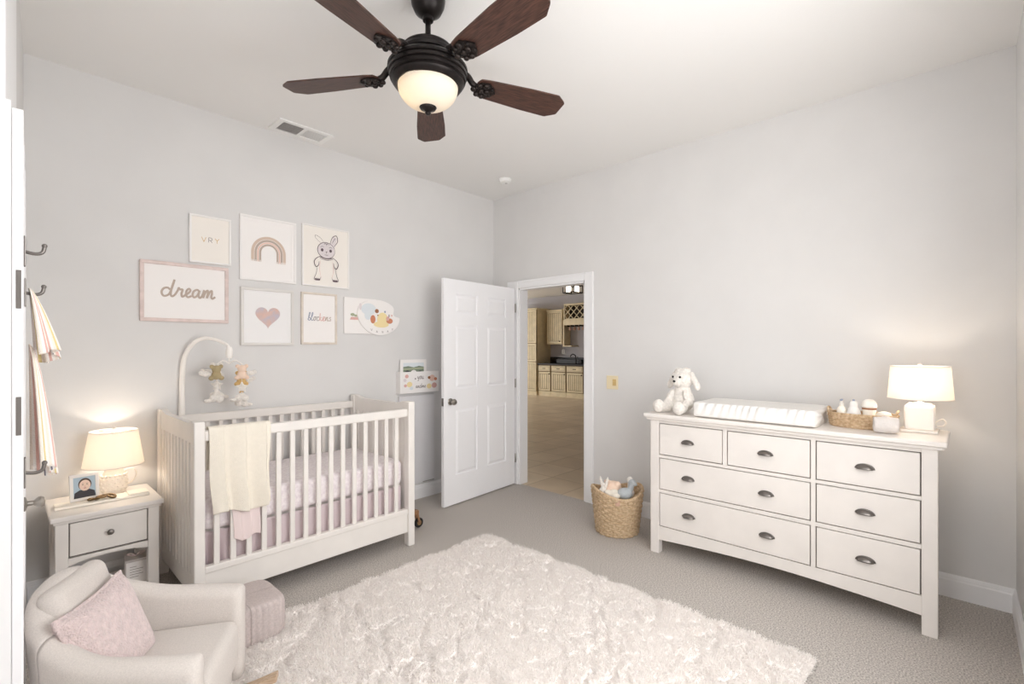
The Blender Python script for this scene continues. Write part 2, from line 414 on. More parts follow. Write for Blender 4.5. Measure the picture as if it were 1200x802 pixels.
# local frame: +x runs away from the camera along the leaf, +y is the wall side
door2.location = Vector((-3.676, -1.974, .012)) + Vector((-math.cos(dir2), math.sin(dir2), 0)) * .022
knob(door2, .06, -.022, .985, -1, r=.024, sc=.62)
def hook(z, name, s_=0.0):
    g = G('pewter'); y = -.022; g.T = Matrix.Translation((s_, 0, 0))
    g.box(.02, .05, y - .004, y, z - .04, z + .04, .003)
    g.tube(spline([(.035, y, z), (.035, y - .022, z - .004), (.035, y - .036, z + .002), (.035, y - .040, z + .018)], 5), .0045, 8)
    g.ell((.035, y - .040, z + .02), .006)
    g.build(name, door2)
hook(1.665, 'robe_hook'); hook(1.075, 'robe_hook'); hook(1.565, 'robe_hook', .12)
g = G('pewter')
for z in (1.56, 1.23): g.box(-.0012, .0, -.018, -.008, z - .05, z + .05)
g.build('latch_plate', door2)

# ------------------------------------------------------------------ ceiling fan
FX, FY, FZ = -2.376, -1.978, 2.66
fan = thing('ceiling_fan', 'dark bronze ceiling fan with five walnut blades and a lit amber bowl', 'ceiling fan', (FX, FY, 0))
g = G('bronze'); g.lathe([(0, H - .001), (.075, H - .001), (.078, 3.01), (.074, 2.985), (.06, 2.955), (.035, 2.937), (.018, 2.930), (0, 2.930)], n=36); g.build('canopy', fan)
g = G('bronze'); g.tube([(0, 0, 2.935), (0, 0, 2.80)], .0125, 14); g.lathe([(0, 2.935), (.024, 2.935), (.024, 2.915), (0, 2.915)], n=20); g.build('downrod', fan)
g = G('bronze')
g.lathe([(0, 2.825), (.028, 2.825), (.04, 2.815), (.085, 2.802), (.112, 2.786), (.118, 2.778), (.118, 2.766), (.126, 2.764), (.13, 2.752), (.126, 2.742), (.112, 2.738), (.112, 2.716), (.15, 2.714), (.172, 2.706), (.181, 2.694), (.181, 2.684), (.174, 2.681), (.178, 2.676), (.178, 2.664), (.170, 2.661), (.173, 2.655), (.171, 2.644), (.163, 2.641), (.164, 2.632), (.154, 2.618), (.141, 2.612), (.134, 2.63), (0, 2.63)], n=56)
g.build('motor_housing', fan)
g = G('amber')
prof = [(.136 * math.sqrt(max(0, 1 - ((2.613 - z) / .098) ** 2)) ** .9, z) for z in [2.613 - .098 * k / 14 for k in range(14)]] + [(.012, 2.516)]
g.lathe(prof + [(r * .97 - .002, z + .003) for r, z in prof[::-1][1:]] , n=48); bowl = g.build('light_bowl', fan)
g = G('bronze'); g.lathe([(0, 2.528), (.036, 2.527), (.04, 2.521), (.034, 2.512), (.018, 2.506), (.012, 2.50), (.014, 2.494), (.008, 2.486), (0, 2.484)], n=28); g.build('finial', fan)
def blade_bm():
    g = G('walnut'); pts = []
    r0, r1 = .245, .706
    out = [(r0, .055), (r0 + .04, .062), (r1 - .20, .078), (r1 - .06, .082), (r1 - .05, .081), (r1 - .006, .050), (r1, .042)]
    poly = [(r0 - .012, 0.03)] + out + [(x, -y) for x, y in out[::-1]] + [(r0 - .012, -.03)]
    g.T = Matrix.Translation((0, 0, .002)) @ Matrix.Rotation(math.radians(-10), 4, 'X')
    g.prism(poly, -.003, .004); return g
def bracket_bm():
    g = G('bronze_hi')
    g.tube(spline([(.150, 0, .052), (.19, 0, .045), (.22, 0, .012), (.25, 0, .0)], 5), [.015] * 15 + [.012], 10)
    g.T = Matrix.Translation((0, 0, -.003)) @ Matrix.Rotation(math.radians(-10), 4, 'X')
    g.prism([(.225, .016), (.25, .045), (.29, .05), (.315, .03), (.335, 0), (.315, -.03), (.29, -.05), (.25, -.045), (.225, -.016)], -.007, .0)
    for (x, y, r) in ((.245, .03, .015), (.245, -.03, .015), (.275, .036, .016), (.275, -.036, .016), (.29, 0, .018), (.262, 0, .016), (.31, .02, .011), (.31, -.02, .011), (.222, 0, .018)):
        g.ell((x, y, -.009), (r * .85, r * .85, r * .6), sub=2)
    return g
bl0 = None
for k in range(5):
    a = math.radians(51.2) - k * 2 * PI / 5
    if bl0 is None:
        b0 = blade_bm().build('blade', fan); k0 = bracket_bm().build('blade_bracket', b0); bl0 = (b0, k0); b = b0
    else:
        b = bl0[0].copy(); COL.objects.link(b); b.parent = fan
        c = bl0[1].copy(); COL.objects.link(c); c.parent = b
    b.location = (0, 0, FZ + .008); b.rotation_euler = (0, 0, a)
lamp('fan_bulb', 'POINT', (-.072, .035, 2.59), .6, (255, 238, 212), fan, .025)
lamp('fan_bulb', 'POINT', (.05, -.03, 2.60), .06, (255, 236, 212), fan, .03)

# ------------------------------------------------------------------ ceiling vent, smoke detector, switch
v = thing('air_vent', 'white ceiling air register with a dark and a pale louvred half', 'air vent', (-2.17, -.165, H))
g = G('plastic'); x0, x1, y0, y1 = -.20, .20, -.105, .11
for a in ((x0, x1, y0, y0 + .03), (x0, x1, y1 - .03, y1), (x0, x0 + .04, y0 + .03, y1 - .03), (x1 - .04, x1, y0 + .03, y1 - .03), (-.012, .012, y0 + .03, y1 - .03)): g.box(a[0], a[1], a[2], a[3], -.011, -.0004)
g.build('vent_frame', v)
g = G('ventdark'); g.box(x0 + .03, -.005, y0 + .02, y1 - .02, -.004, -.0008); g.build('duct_opening', v)
g = G('ventgrey')
for k in range(13):
    xx = x0 + .045 + k * .0118
    g.box(xx, xx + .0022, y0 + .03, y1 - .03, -.010, -.006)
for k in range(7):
    yy = y0 + .04 + k * .022
    g.box(x0 + .04, -.012, yy, yy + .002, -.0092, -.0065)
g.build('grille', v)
g = G('ventgrey'); g.box(.005, x1 - .03, y0 + .02, y1 - .02, -.004, -.0008)
for k in range(9):
    yy = y0 + .035 + k * .0165
    g.use('plastic'); g.box(.012, x1 - .04, yy, yy + .0135, -.0075, -.006, rot=R3(x=.18))
g.build('louver_panel', v)
s = thing('smoke_detector', 'small white round smoke detector on the ceiling near the corner', 'smoke detector', (-.40, -.565, H))
g = G('plastic'); g.lathe([(0, -.001), (.058, -.001), (.058, -.012), (.052, -.018), (.05, -.03), (.04, -.036), (0, -.037)], n=32); g.build('housing', s)
g = G('ventgrey'); g.lathe([(0, -.036), (.012, -.036), (.012, -.040), (0, -.041)], (.014, 0, 0), 16); g.build('test_button', s)
s = thing('light_switch', 'aged beige wall switch plate right of the doorway', 'light switch', (0, -1.498, 1.117))
g = G('plasticbeige'); g.box(-.007, -.0005, -.058, .058, -.06, .06, .004); g.build('cover_plate', s)
g = G('plastictan'); g.box(-.012, -.0065, -.04, -.005, -.028, .03, .002); g.box(-.02, -.011, -.03, -.016, -.006, .012, .002); g.build('toggle', s)

# ------------------------------------------------------------------ wall art (on the back wall, y = 0)
def picture(name, label, x0, x1, z0, z1, fw, fm, paper, art, cat='picture', glazed=None, deep=.02, matw=0.0):
    t = thing(name, label, cat, ((x0 + x1) / 2, -.001, (z0 + z1) / 2))
    W, Hh = (x1 - x0) / 2, (z1 - z0) / 2
    g = G(fm)
    for a in ((-W, W, Hh - fw, Hh), (-W, W, -Hh, -Hh + fw), (-W, -W + fw, -Hh + fw, Hh - fw), (W - fw, W, -Hh + fw, Hh - fw)): g.box(a[0], a[1], -deep, 0, a[2], a[3], .003)
    g.build('frame', t)
    g = G(paper); g.box(-W + fw - .002, W - fw + .002, -deep * .5, -.001, -Hh + fw - .002, Hh - fw + .002)
    if matw:
        g.use('paper')
        y = -deep * .5 - .003
        for a in ((-W + fw, W - fw, Hh - fw - matw, Hh - fw), (-W + fw, W - fw, -Hh + fw, -Hh + fw + matw), (-W + fw, -W + fw + matw, -Hh + fw + matw, Hh - fw - matw), (W - fw - matw, W - fw, -Hh + fw + matw, Hh - fw - matw)):
            g.box(a[0], a[1], y, y + .003, a[2], a[3])
    art(g, -deep * .5 - .0008, W, Hh)
    g.build('print', t)
    if glazed:
        g = G('pane'); g.box(-W + fw, W - fw, -deep * .5 - .0055, -deep * .5 - .0045, -Hh + fw, Hh - fw); g.build('glass_pane', t)
    return t
LET = {
 'd': [[(.85, .75), (.6, .95), (.25, .85), (.1, .45), (.3, .05), (.65, .1), (.9, .5), (1.12, 1.9)], [(1.12, 1.9), (.98, 1.0), (.95, .3), (1.1, .02), (1.35, .2)], 1.35],
 'r': [[(0, .2), (.2, .7), (.27, 1.02), (.4, .85), (.65, .85), (.6, .4), (.7, .05), (.9, .18)], .9],
 'e': [[(0, .18), (.35, .5), (.5, .8), (.35, 1.0), (.15, .75), (.15, .3), (.35, .03), (.7, .2)], .7],
 'a': [[(.65, .8), (.45, .95), (.15, .75), (.07, .35), (.25, .05), (.55, .3), (.7, .9)], [(.7, .9), (.65, .35), (.8, .03), (1.0, .2)], 1.0],
 'm': [[(0, .2), (.1, .6), (.15, .95), (.13, .05)], [(.13, .05), (.3, .7), (.5, .95), (.55, .6), (.51, .05)], [(.51, .05), (.7, .7), (.9, .95), (.97, .6), (.95, .2), (1.1, .03), (1.35, .25)], 1.35],
 'b': [[(0, .2), (.25, .9), (.4, 1.7), (.25, 1.9), (.15, 1.4), (.15, .3), (.35, .03), (.6, .3), (.5, .7), (.25, .6)], .65],
 'l': [[(0, .2), (.25, .9), (.4, 1.7), (.25, 1.9), (.15, 1.4), (.15, .3), (.35, .03), (.6, .25)], .6],
 'o': [[(.5, .85), (.25, .9), (.08, .5), (.25, .05), (.55, .3), (.5, .85), (.8, .8)], .75],
 'c': [[(.55, .75), (.35, .95), (.1, .6), (.15, .15), (.4, .03), (.7, .25)], .65],
 'k': [[(.1, 1.8), (.12, .9), (.1, .03)], [(.5, .85), (.15, .5), (.4, .2), (.6, .03), (.75, .15)], .75],
 'n': [[(0, .2), (.1, .6), (.15, .95), (.13, .05)], [(.13, .05), (.3, .7), (.5, .95), (.57, .6), (.55, .2), (.7, .03), (.95, .25)], .9],
 'y': [[(0, .9), (.1, .4), (.35, .2), (.6, .9)], [(.6, .9), (.55, .1), (.4, -.5), (.2, -.4)], .8],
 's': [[(.5, .85), (.3, .95), (.15, .7), (.45, .4), (.35, .05), (.1, .12)], .6],
 'u': [[(0, .9), (.05, .3), (.25, .03), (.5, .4), (.55, .95)], [(.55, .95), (.52, .3), (.65, .03), (.85, .2)], .8],
}
def script(g, word, cx, cz, width, y, w, inks):
    tot = sum(LET[c][-1] for c in word); k = width / tot; x = cx - width / 2
    for i, c in enumerate(word):
        g.use(inks[i * len(inks) // len(word)])
        for st in LET[c][:-1]: g.stroke([(x + p[0] * k + .12 * k * p[1], cz + (p[1] - .5) * k) for p in st], w, y - .0001 * i)
        x += LET[c][-1] * k
CAPS = {'V': [[(0, 1), (.4, 0)], [(.4, 0), (.8, 1)]], 'R': [[(.05, 0), (.05, 1)], [(.05, 1), (.6, .95), (.6, .5), (.05, .48)], [(.3, .48), (.7, 0)]], 'Y': [[(0, 1), (.38, .5)], [(.76, 1), (.38, .5)], [(.38, .5), (.38, 0)]],
        'A': [[(0, 0), (.4, 1)], [(.4, 1), (.8, 0)], [(.16, .35), (.64, .35)]], 'N': [[(.05, 0), (.05, 1)], [(.05, 1), (.65, 0)], [(.65, 0), (.65, 1)]], 'M': [[(.05, 0), (.05, 1)], [(.05, 1), (.4, .4)], [(.4, .4), (.75, 1)], [(.75, 1), (.75, 0)]]}
def caps(g, word, cx, cz, h, pitch, y, w):
    for i, c in enumerate(word):
        x = cx + (i - (len(word) - 1) / 2) * pitch - .4 * h
        for st in CAPS[c]: g.stroke([(x + p[0] * h, cz + (p[1] - .5) * h) for p in st], w, y, smooth=len(st) > 2)

def art_dream(g, y, W, Hh): script(g, 'dream', .01, .0, .31, y, .0125, ['taupe'])
picture('picture_frame', 'landscape mauve frame with the word dream in cursive', -3.115, -2.617, 1.592, 1.978, .022, 'frame_mauve', 'paper', art_dream)
def art_vry(g, y, W, Hh):
    g.use('gold'); caps(g, 'V', -.04, 0, .032, .04, y, .004); g.use('grey'); caps(g, 'R', 0.0, 0, .032, .04, y, .004); g.use('gold'); caps(g, 'Y', .04, 0, .032, .04, y, .004)
picture('picture_frame', 'small cream framed print of three spaced letters above the dream frame', -2.851, -2.601, 1.995, 2.318, .013, 'frame_white', 'cream_paper', art_vry)
def art_rainbow(g, y, W, Hh):
    zc = -.045
    for i, (r0, r1, m) in enumerate(((.122, .102, 'tanline'), (.099, .084, 'taupe'), (.081, .071, 'pinkish'), (.068, .054, 'taupe'))):
        g.use(m); mid = (r0 + r1) / 2
        pts = [(-mid, zc - .035)] + circ(0, zc + .02, mid, n=24, a0=PI, a1=0) + [(mid, zc - .035)]
        g.stroke(pts, r0 - r1, y, smooth=False)
        for s in (-1, 1):
            for k in range(3): g.stroke([(s * mid + (k - 1) * .006, zc - .033), (s * mid + (k - 1) * .0065, zc - .048)], .0025, y, smooth=False)
picture('picture_frame', 'tall white framed print of a tan and peach rainbow', -2.546, -2.149, 1.912, 2.379, .016, 'frame_white', 'paper', art_rainbow, matw=.02)
def art_bunny(g, y, W, Hh):
    g.use('plumlite'); g.flat(circ(.0, .055, .07, .062), y);  g.flat([(.03, .10), (.06, .175), (.09, .165), (.07, .08)], y)
    y -= .0006; g.use('plum'); st = lambda p, w=.0035: g.stroke(p, w, y, taper=True)
    st(circ(0, .055, .072, .064) + [(.072, .055)], .005)
    st([(-.04, .105), (-.085, .14), (-.09, .165), (-.05, .15), (-.02, .115)], .0025); st([(.03, .11), (.05, .165), (.085, .185), (.095, .14), (.065, .095)], .006); st([(.05, .12), (.065, .15), (.075, .165)], .004)
    for s in (-1, 1):
        g.flat(circ(s * .035, .055, .011, .013, 14), y); st([(s * .02, .078), (s * .035, .084), (s * .05, .075)], .003)
        st([(s * .055, .0), (s * .085, -.02), (s * .10, -.05), (s * .085, -.085), (s * .065, -.07), (s * .06, -.04)], .0065)
        st([(s * .075, -.09), (s * .085, -.14), (s * .10, -.185), (s * .06, -.19), (s * .045, -.16)], .004)
        for k in range(3): g.flat(circ(s * (.06 + .014 * k), -.185, .008, .009, 10), y)
    g.flat([(-.008, .045), (.008, .045), (0, .034)], y); st([(0, .036), (0, .022)]); st([(-.016, .02), (0, .016), (.016, .02)], .003)
    st([(-.06, .0), (0, -.012), (.06, .0)], .008); st([(-.055, -.012), (0, -.024), (.055, -.012)], .004)
    st([(-.02, .1), (-.01, .112), (0, .1), (.01, .112), (.02, .1)], .004); st([(0, .09), (0, .115)], .003)
    g.use('rose'); st([(-.05, -.03), (-.058, -.1), (-.045, -.17)], .0022); st([(.05, -.03), (.058, -.1), (.045, -.17)], .0022)
picture('picture_frame', 'thin cream framed ink drawing of a young animal with long ears', -2.104, -1.711, 1.912, 2.394, .010, 'frame_white', 'cream_paper', art_bunny)
def art_heart(g, y, W, Hh):
    def heart(k, dx=0, dz=0): return [(dx + k * (16 * math.sin(a) ** 3), dz + k * (13 * math.cos(a) - 5 * math.cos(2 * a) - 2 * math.cos(3 * a) - math.cos(4 * a))) for a in [2 * PI * i / 60 for i in range(60)]]
    g.use(M['heartwash']); g.flat(heart(.0054, 0, .005), y)
    g.use('pinkish'); y -= .0006
    for k in range(7): g.stroke([(-.06 + .012 * k, -.03 + .006 * k), (-.035 + .013 * k, .005 + .008 * k), (-.02 + .012 * k, .03 + .003 * k)], .004, y, taper=True)
def pane_mat():
    m = bpy.data.materials.new('clear_picture_glass'); m.use_nodes = True
    nt = m.node_tree; out = nt.nodes['Material Output']
    t = nt.nodes.new('ShaderNodeBsdfTransparent'); gl = nt.nodes.new('ShaderNodeBsdfGlossy'); gl.inputs['Roughness'].default_value = .06
    mx = nt.nodes.new('ShaderNodeMixShader'); mx.inputs['Fac'].default_value = .04
    nt.links.new(t.outputs[0], mx.inputs[1]); nt.links.new(gl.outputs[0], mx.inputs[2]); nt.links.new(mx.outputs[0], out.inputs['Surface'])
    return m
M['pane'] = pane_mat()
M['heartwash'] = mat('heart_watercolour', (226, 190, 176), .8, rgb2=(206, 196, 206), vscale=22)
picture('picture_frame', 'square silver framed print of a watercolour heart under glass', -2.540, -2.169, 1.440, 1.860, .020, 'frame_silver', 'bright_paper', art_heart, deep=.024, glazed=True)
def art_hand(g, y, W, Hh): script(g, 'blockens', 0, .0, .19, y, .005, ['bluegrey', 'grey', 'rose', 'taupe'])
picture('picture_frame', 'small beige framed print with a handwritten word, right of the heart', -2.110, -1.817, 1.450, 1.860, .016, 'frame_beige', 'paper', art_hand)
# canvas with the oval plaque in front
t = thing('canvas_print', 'small white canvas print with green and pink marks, partly behind the oval plaque', 'canvas', (-1.605, -.001, 1.695))
g = G('paper'); g.box(-.15, .15, -.016, 0, -.152, .152, .003)
y = -.0168
g.use('rose'); g.flat([(-.10, -.035), (-.02, -.035), (-.03, -.012), (-.09, -.012)], y); g.use('sage'); g.flat(circ(-.075, .008, .02, .013, 14), y); g.flat(circ(-.045, .0, .018, .01, 14), y - .0002); g.use('plum'); g.stroke([(-.02, .03), (-.01, .06), (.0, .1)], .012, y); g.use('sky'); g.flat(circ(.06, .07, .07, .05), y)
g.build('print', t)
t = thing('wall_plaque', 'white oval plaque painted with nursery animals, right of the small canvas', 'plaque', (-1.43, -.018, 1.685))
ol = [((px - 265) / 6.167 / 48 * .405, -(pz - 203) / 6.167 / 40 * .30) for px, pz in ((190, 82), (245, 74), (300, 82), (345, 103), (368, 130), (366, 176), (385, 190), (412, 200), (405, 240), (385, 275), (345, 305), (300, 322), (250, 326), (200, 312), (155, 278), (124, 232), (110, 180), (122, 130), (150, 100))]
g = G('paper'); g.prism([tuple(p) for p in spline(ol, 4, True)], -.014, 0, 'Y'); y = -.0146
def P6(px, pz): return ((px - 265) / 6.167 / 48 * .405, -(pz - 203) / 6.167 / 40 * .30)
def E6(m, px, pz, a, b, dy=0.0):
    c = P6(px, pz); g.use(m); g.flat(circ(c[0], c[1], a / 6.167 / 48 * .405, b / 6.167 / 40 * .30, 18), y - dy)
E6('sky', 185, 145, 52, 42); E6('sky', 180, 190, 24, 30, .0002); E6('plumlite', 128, 130, 9, 24, .0003)
E6('yellow', 285, 215, 40, 52, .0004); E6('yellow', 275, 250, 55, 22, .0005); E6('terra', 215, 215, 18, 30, .0006); E6('brown', 243, 155, 14, 15, .0007); E6('terra', 336, 222, 24, 20, .0006); E6('rose', 322, 205, 12, 16, .0008)
E6('bluegrey', 302, 157, 6, 8, .0008); E6('brown', 250, 185, 5, 5, .0008); E6('plum', 332, 185, 3, 12, .0009); E6('rose', 352, 182, 5, 7, .0009)
g.use('grey')
for i, c in enumerate('VANAY'):
    p = P6((205, 243, 285, 322, 357)[i], (290, 302, 304, 298, 284)[i]); caps(g, c, p[0], p[1], .018, .02, y - .001, .003)
g.build('painted_plaque', t)
# wall pocket by the door with a photo card standing in it
t = thing('wall_pocket', 'white printed wall pocket box mounted between crib and door', 'wall pocket', (-1.027, -.001, 1.108))
g = G('paper'); g.box(-.218, .218, -.07, -.055, -.10, .095, .003); g.box(-.218, -.21, -.056, 0, -.10, .095); g.box(.21, .218, -.056, 0, -.10, .095); g.box(-.21, .21, -.056, 0, -.10, -.09); g.box(-.21, .21, -.006, 0, -.09, .095)
y = -.0706
for (cx, cz, r, m) in ((-.15, .055, .02, 'rose'), (-.17, .02, .018, 'plumlite'), (-.12, -.02, .03, 'yellow'), (-.165, -.03, .016, 'rose'), (-.10, -.055, .02, 'sky'), (.135, .03, .035, 'pinkish'), (.16, -.04, .03, 'rose'), (.1, -.045, .028, 'yellow'), (.175, .02, .018, 'terra'), (.1, .035, .016, 'brown')):
    g.use(m); g.flat(circ(cx, cz, r, r * .85, 14), y); y -= .0001
g.use('grey'); script(g, 'you', .0, .04, .07, y, .006, ['grey']); script(g, 'andme', .0, -.045, .11, y, .005, ['grey']); g.use('plum'); g.flat(circ(-.06, .03, .007, .007, 8), y)
g.build('pocket_box', t)
t = thing('photo_card', 'landscape photo card standing in the white wall pocket', 'photo card', (-1.075, -.03, 1.03))
g = G('paper'); g.box(-.145, .145, -.003, .003, 0, .285); y = -.0036
g.use('sky'); g.flat([(-.115, .13), (.115, .13), (.115, .255), (-.115, .255)], y); g.use('hill'); g.flat([(-.115, .13), (.115, .13), (.115, .215), (.06, .225), (0, .212), (-.06, .225), (-.115, .218)], y - .0002)
g.use('sage'); g.flat([(-.115, .19), (.115, .195), (.115, .21), (-.115, .205)], y - .0003); g.use('darkcloth'); g.flat(circ(-.07, .165, .03, .02, 12), y - .0004); g.flat(circ(.07, .16, .03, .02, 12), y - .0004); g.use('paper'); g.flat(circ(.0, .17, .03, .018, 12), y - .0004)
g.build('photo', t)
t = thing('wall_board', 'plain pale grey board on the wall between crib and door', 'board', (-1.03, -.0005, .55))
g = G('panel'); g.box(-.20, .20, -.03, -.002, -.40, .43, .004); g.build('board_panel', t)
g = G('nickel'); g.tube([(.06, -.034, -.392), (.19, -.034, -.392)], .004, 8); g.build('rail_bar', t)

# ------------------------------------------------------------------ crib
CX0, CX1, CY0, CY1, CH = -3.03, -1.66, -.873, -.035, 1.035
crib = thing('baby_crib', 'white slatted baby crib with panelled ends against the back wall', 'crib', ((CX0 + CX1) / 2, (CY0 + CY1) / 2, 0))
ox, oy = (CX0 + CX1) / 2, (CY0 + CY1) / 2
def CT(): return Matrix.Translation((-ox, -oy, 0))
def cg(m='crib_wood'):
    g = G(m); g.T = CT(); return g
PW = .052
for x in (CX0, CX1 - PW):
    for y in (CY0, CY1 - .06):
        g = cg(); g.box(x, x + PW, y, y + .06, 0, CH, .007); g.build('leg', crib)
for x in (CX0 + .012, CX1 - .012 - .03):
    g = cg()
    y0, y1 = CY0 + .06, CY1 - .06
    g.box(x, x + .03, y0, y1, .10, .205, .004)                   # bottom rail
    g.box(x + .006, x + .024, y0, y1, .2, .93)                    # boards behind the battens
    n = 10; w = (y1 - y0) / n
    for k in range(n): g.box(x - .001, x + .031, y0 + k * w + .012, y0 + (k + 1) * w - .012, .2, .925, .005)
    L = y1 - y0                                                   # scooped top rail
    top = [(y0 + L * f, z) for f, z in ((0, 1.034), (.05, 1.033), (.09, 1.025), (.14, 1.016), (.86, 1.016), (.91, 1.025), (.95, 1.033), (1, 1.034))]
    g.prism([(y0, .915), (y1, .915)] + top[::-1], x - .002, x + .032, 'X')
    g.build('end_panel', crib)
for (y, nm) in ((CY0 + .012, 'front'), (CY1 - .05, 'back')):
    g = cg(); g.box(CX0 + PW, CX1 - PW, y, y + .036, .928, .985, .008); g.build('top_rail', crib)
    g = cg(); g.box(CX0 + PW, CX1 - PW, y + .004, y + .034, .10, .235, .004); g.box(CX0 + PW, CX1 - PW, y - .004, y + .038, .232, .268, .006); g.build('bottom_rail', crib)
    first = None
    for k in range(15):
        x = -2.919 + .080 * k
        if first is None:
            g = cg(); g.box(x - .0145, x + .0145, y + .009, y + .027, .262, .932, .005); first = g.build('slat', crib)
        else:
            o = first.copy(); COL.objects.link(o); o.parent = crib; o.location.x += .080 * k
g = cg(); g.box(CX0 + PW, CX1 - PW, CY0 + .11, CY1 - .055, .40, .432); g.build('mattress_support', crib)
# mattress with fitted sheet
mt = thing('crib_mattress', 'crib mattress in a pale lilac printed fitted sheet', 'mattress', (ox, oy, .434))
g = G('sheet'); g.box(-.628, .628, -.352, .335, 0, .178, .035, 5, smooth=True); g.build('fitted_sheet', mt)
# pleated skirt hanging inside the slats
def skirt(u, v):
    x = CX0 + .07 + u * (CX1 - CX0 - .14)
    t = max(0, 1 - u * 3.0); am = .008 + .050 * t
    f = math.sin(u * 105 + 2.2 * math.sin(u * 23)) * (.6 + .4 * math.sin(u * 37))
    y = CY0 + .066 + .008 * t + am * .55 * f * (.35 + .65 * v)
    return (x, y + .010, .428 - v * .212)
g = G('skirt'); g.surf(skirt, 260, 10); 
g2 = G('skirt')
sk = soft(g.build('crib_skirt'), .003); tag(sk, 'mauve pleated crib skirt hanging behind the lower front slats', 'crib skirt')

# throw blanket over the front rail
def drape(x0, x1, back, front, amp, seed, off):
    yr = CY0 + .012 + .018; rz = .988
    hw = .018 + .006 + off
    tot = back + front + PI * hw
    def f(u, v):
        s = v * tot
        env = 1.0
        uu = (u * 2.9 + seed + .05 * math.sin(v * 5)) % 1.0; fold = amp * (uu ** 1.3 * min(1, (1 - uu) * 9) + math.sin(u * 15 + seed * 2.3) * .12)
        xx = x0 + u * (x1 - x0)
        if s < back: y, z, k = yr + hw, rz - (back - s), .3
        elif s < back + PI * hw:
            a = (s - back) / hw; y, z, k = yr + hw * math.cos(a), rz + hw * math.sin(a) * .7, .2
        else:
            d = s - back - PI * hw; q = min(1, d / front)
            y, z, k = yr - hw, rz - d, .25 + .75 * q
            xx += (.5 - u) * .02 * q + .008 * math.sin(z * 14 + seed) * q
            z += .012 * math.sin(u * 7 + seed) * q
        return (xx, y - max(-.004, abs(fold) * k) if y < yr else y + abs(fold) * .2, z)
    return f
g = G('blanket'); g.surf(drape(-2.962, -2.650, .22, .455, .045, .25, 0), 110, 60)
bl = soft(g.build('throw_blanket'), .006, 1, 1); tag(bl, 'cream throw blanket folded over the front rail of the crib', 'blanket')
g = G('blanket2'); g.surf(drape(-2.855, -2.70, .10, .62, .007, 2.1, -.008), 40, 60)
bl2 = soft(g.build('muslin_cloth'), .002, 1, 1); tag(bl2, 'blush muslin cloth hanging below the cream throw on the crib', 'cloth')

# mobile clamped to the back rail
mob = thing('crib_mobile', 'white crib mobile with felt toys on a curved arm', 'mobile', (-2.895, -.029, .93))
arm = spline([(0, 0, .0), (0, 0, .12), (.002, 0, .30), (.012, -.01, .43), (.05, -.05, .52), (.10, -.10, .555), (.155, -.16, .545), (.20, -.21, .515), (.212, -.225, .49)], 7)
g = G('mobilewhite'); n = len(arm); g.tube(arm, [.019 - .012 * i / n for i in range(n)], 14); g.box(-.03, .03, -.0185, .014, -.03, .05, .006, 3); g.build('arm', mob)
hx, hy, hz = .212, -.225, .49
g = G('mobilewhite'); g.lathe([(0, .01), (.014, .008), (.02, -.01), (.022, -.05), (.016, -.065), (0, -.068)], (hx, hy, hz), 24); g.build('music_box', mob)
g = G('mobilewhite')
ringz = hz - .10
g.tube([(hx, hy, hz - .06), (hx, hy, ringz)], .003, 8)
for k in range(4):
    a = k * PI / 2 + .5
    g.tube(spline([(hx, hy, ringz), (hx + .05 * math.cos(a), hy + .05 * math.sin(a), ringz + .018), (hx + .10 * math.cos(a), hy + .10 * math.sin(a), ringz - .005)], 5), .004, 8)
g.build('hanger_cross', mob)
toys = [(0, 'felt_gold', .10), (1, 'plush', .04), (2, 'felt_brown', .05), (3, 'felt_pink', .05)]
for k, m, drop in toys:
    a = k * PI / 2 + .5
    tx, ty, tz = hx + .10 * math.cos(a), hy + .10 * math.sin(a), ringz - .005
    g = G('cordw'); g.tube([(tx, ty, tz), (tx, ty, tz - drop - .06)], .0016, 6); g.tube([(tx, ty, tz - drop - .09), (tx, ty, tz - drop - .16)], .0014, 6); g.build('string', mob)
    c = (tx, ty, tz - drop)
    o = blob('felt_animal', [((c[0], c[1], c[2] - .018), (.028, .025, .028)), ((c[0], c[1], c[2] + .02), .026), ((c[0] - .026, c[1], c[2] + .038), (.014, .009, .014)), ((c[0] + .026, c[1], c[2] + .038), (.014, .009, .014)), ((c[0] - .028, c[1], c[2] - .036), (.017, .014, .015)), ((c[0] + .028, c[1], c[2] - .036), (.017, .014, .015))], m, mob, .004, 4)
    g = G('plush'); g.T = Matrix.Translation((tx, ty, tz - drop - .10)) @ Matrix.Rotation(a + .6, 4, 'Z')
    st = [((.040 if i % 2 == 0 else .02) * math.sin(2 * PI * i / 10), (.040 if i % 2 == 0 else .02) * math.cos(2 * PI * i / 10)) for i in range(10)]
    g.use('plush' if k != 0 else 'felt_gold'); g.prism(st, -.008, .008, 'Y'); st_o = g.build('felt_star', mob); bv = st_o.modifiers.new('round', 'BEVEL'); bv.width = .004; bv.segments = 2
    o2 = blob('felt_cloud', [((tx - .02, ty, tz - drop - .165), .022), ((tx + .018, ty, tz - drop - .170), .024), ((tx, ty, tz - drop - .152), .02), ((tx + (.05 if k < 2 else -.05), ty, tz - drop - .178), (.022, .015, .012))], 'plush', mob, .004, 3)
    sg = 1 if math.cos(a) > 0 else -1
    o3 = blob('felt_bird', [((tx + sg * .052, ty + .01, tz - drop - .01), (.03, .016, .017)), ((tx + sg * .08, ty + .012, tz - drop - .002), .015)], 'plush', mob, .004, 3)

